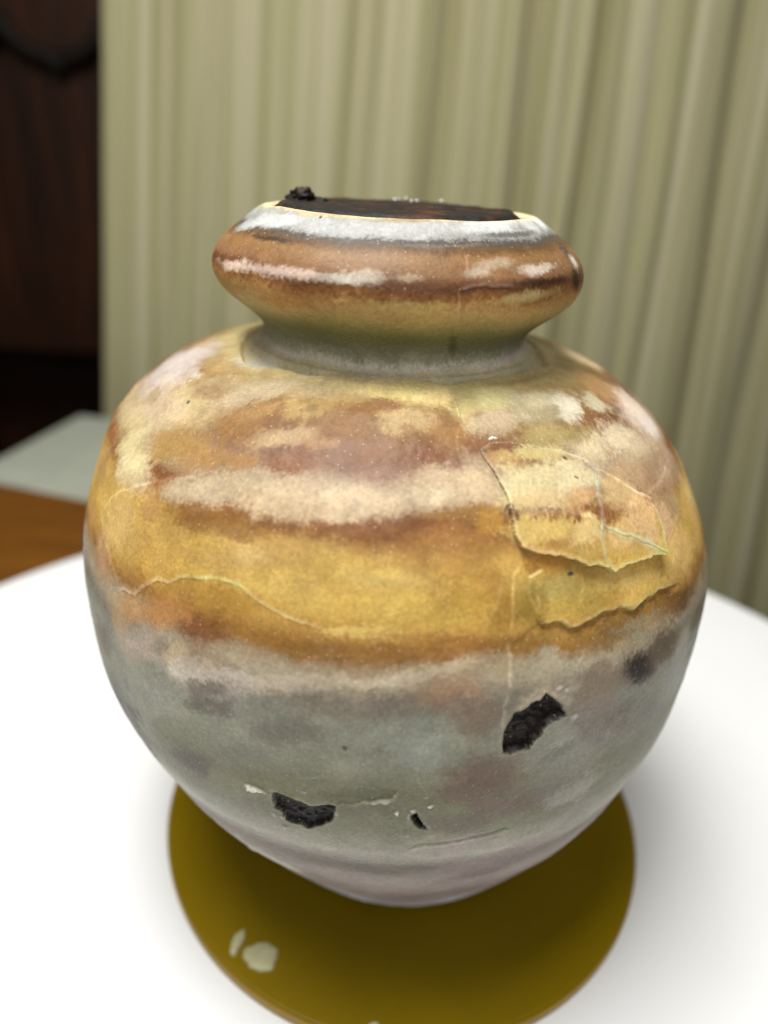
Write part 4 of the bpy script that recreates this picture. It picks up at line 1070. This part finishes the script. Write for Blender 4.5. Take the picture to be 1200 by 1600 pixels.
def flake(poly, h_of, name='flake'):
    P = np.array(poly); st = 0.0024
    gx = np.arange(P[:, 0].min() - .02, P[:, 0].max() + .02, st); gy = np.arange(P[:, 1].min() - .02, P[:, 1].max() + .02, st)
    X, Y = np.meshgrid(gx.astype(np.float32), gy.astype(np.float32)); sh = X.shape
    _, _, _, j1, j2 = warps(X.ravel(), Y.ravel())
    xx, yy = X.ravel() + j1, Y.ravel() + j2
    ins = inside(xx, yy, poly).reshape(sh)
    ds, _, _ = seg_dist(xx, yy, poly, True); ds = ds.reshape(sh)
    ins = ins | (ds < 0.0045)
    cell = ins[:-1, :-1] & ins[1:, :-1] & ins[1:, 1:] & ins[:-1, 1:]
    d, col = evaluate(X.ravel(), Y.ravel(), 'body')
    h = np.array([h_of(p, q) for p, q in zip(X.ravel(), Y.ravel())])
    rnd = 1
    base = surf(X.ravel(), Y.ravel(), d - 0.006); top = surf(X.ravel(), Y.ravel(), d + h * rnd + 0.0006)
    lw = (np.exp(-(ds.ravel() / 0.0055) ** 2) * (0.08 + 0.50 * smooth(h / 0.018)))[:, None]
    col = col * (1 - lw) + np.clip(col * 1.4 + 0.15, 0, 0.8) * lw
    n = X.size; I = np.arange(n).reshape(sh)
    q = np.stack([I[:-1, :-1], I[:-1, 1:], I[1:, 1:], I[1:, :-1]], -1)[cell]
    sk = []
    cp = np.pad(cell, 1)
    for dy, dx, e in ((-1, 0, (0, 1)), (0, 1, (1, 2)), (1, 0, (2, 3)), (0, -1, (3, 0))):
        m = cell & ~cp[1 + dy:1 + dy + cell.shape[0], 1 + dx:1 + dx + cell.shape[1]]
        Q = np.stack([I[:-1, :-1], I[:-1, 1:], I[1:, 1:], I[1:, :-1]], -1)[m]
        sk.append(np.stack([Q[:, e[0]], Q[:, e[1]]], -1))
    sk = np.concatenate(sk)
    S1 = np.stack([sk[:, 1] + n, sk[:, 0] + n, sk[:, 0] + 2 * n, sk[:, 1] + 2 * n], -1)
    F = np.concatenate([q, S1])
    V = np.concatenate([top, top, base]); K = np.concatenate([col, col, col])
    used = np.unique(F); mp_ = np.full(3 * n, -1); mp_[used] = np.arange(len(used))
    return link_mesh(name, V[used] * S, mp_[F], M_STONE, jar, True, K[used])

for poly, hp in FLAKES:
    (p0, v0, h0), (gxx, gyy) = hp
    flake(poly, lambda p, q: float(np.clip(h0 + gxx * (p - p0) + gyy * (q - v0), 0.002, 0.05)))

# crusted residue that fills the mouth
def residue():
    n, m = 260, 40
    vs, fs = [(0, 0, 0)], []
    cx = -0.143
    rr = np.linspace(0.372 / m, 0.372, m); aa = np.linspace(0, 2 * math.pi, n, endpoint=False)
    R_, A_ = np.meshgrid(rr, aa, indexing='ij')
    x = R_ * np.sin(A_); y = -R_ * np.cos(A_)
    edge_ = R_ / 0.372
    wob = 1 + 0.030 * fbm(np.sin(A_) * 3, np.cos(A_) * 3, R_ * 0, 4, 5)
    x = x * wob; y = y * wob
    z = 2.366 + 0.003 * (1 - edge_ ** 4) + 0.006 * fbm(x * 16, y * 16, x * 0, 4, 61, .65) * (1 - 0.5 * edge_) - 0.022 * smooth((edge_ - 0.90) / 0.1)
    z = z + 0.003 * smooth((-x - 0.05) / 0.3)
    Vv = np.r_[[[cx, 0, 2.369]], np.stack([x.ravel() + cx, y.ravel(), z.ravel()], -1)]
    for k in range(n): fs.append((0, 1 + k, 1 + (k + 1) % n))
    for i in range(m - 1):
        for k in range(n):
            k2 = (k + 1) % n
            fs.append((1 + i * n + k, 1 + (i + 1) * n + k, 1 + (i + 1) * n + k2, 1 + i * n + k2))
    return link_mesh('residue', Vv * S, fs, M_RES, jar, True)
res = residue()
def lump(name, x, y, z, rx, ry, rz, mat, parent, seed, amp=.25, sub=4):
    bm = bmesh.new(); bmesh.ops.create_icosphere(bm, subdivisions=sub, radius=1.0)
    co = np.array([v.co[:] for v in bm.verts])
    f_ = 1 + amp * fbm(co[:, 0] * 2, co[:, 1] * 2, co[:, 2] * 2, 4, seed, .6)
    for v_, k in zip(bm.verts, f_):
        v_.co = Vector(((x + v_.co.x * rx * k) * S, (y + v_.co.y * ry * k) * S, (z + v_.co.z * rz * k) * S))
    return bm_obj(name, bm, mat, parent, True)
lump('lump', -0.430, 0.02, 2.374, 0.040, 0.05, 0.030, M_RES, res, 3, 0.45)
lump('lump', -0.385, 0.05, 2.366, 0.035, 0.04, 0.010, M_RES, res, 8, 0.45)
rs = np.random.RandomState(4)
for k in range(6):
    lump('glint', -0.165 + 0.10 * rs.rand() + (0.06 if k == 0 else 0), 0.20 + 0.12 * rs.rand(), 2.372 + 0.003 * rs.rand(), 0.004 + 0.004 * rs.rand(), 0.005, 0.003 + 0.001 * rs.rand(), M_GLINT, res, 20 + k, .5, 2)
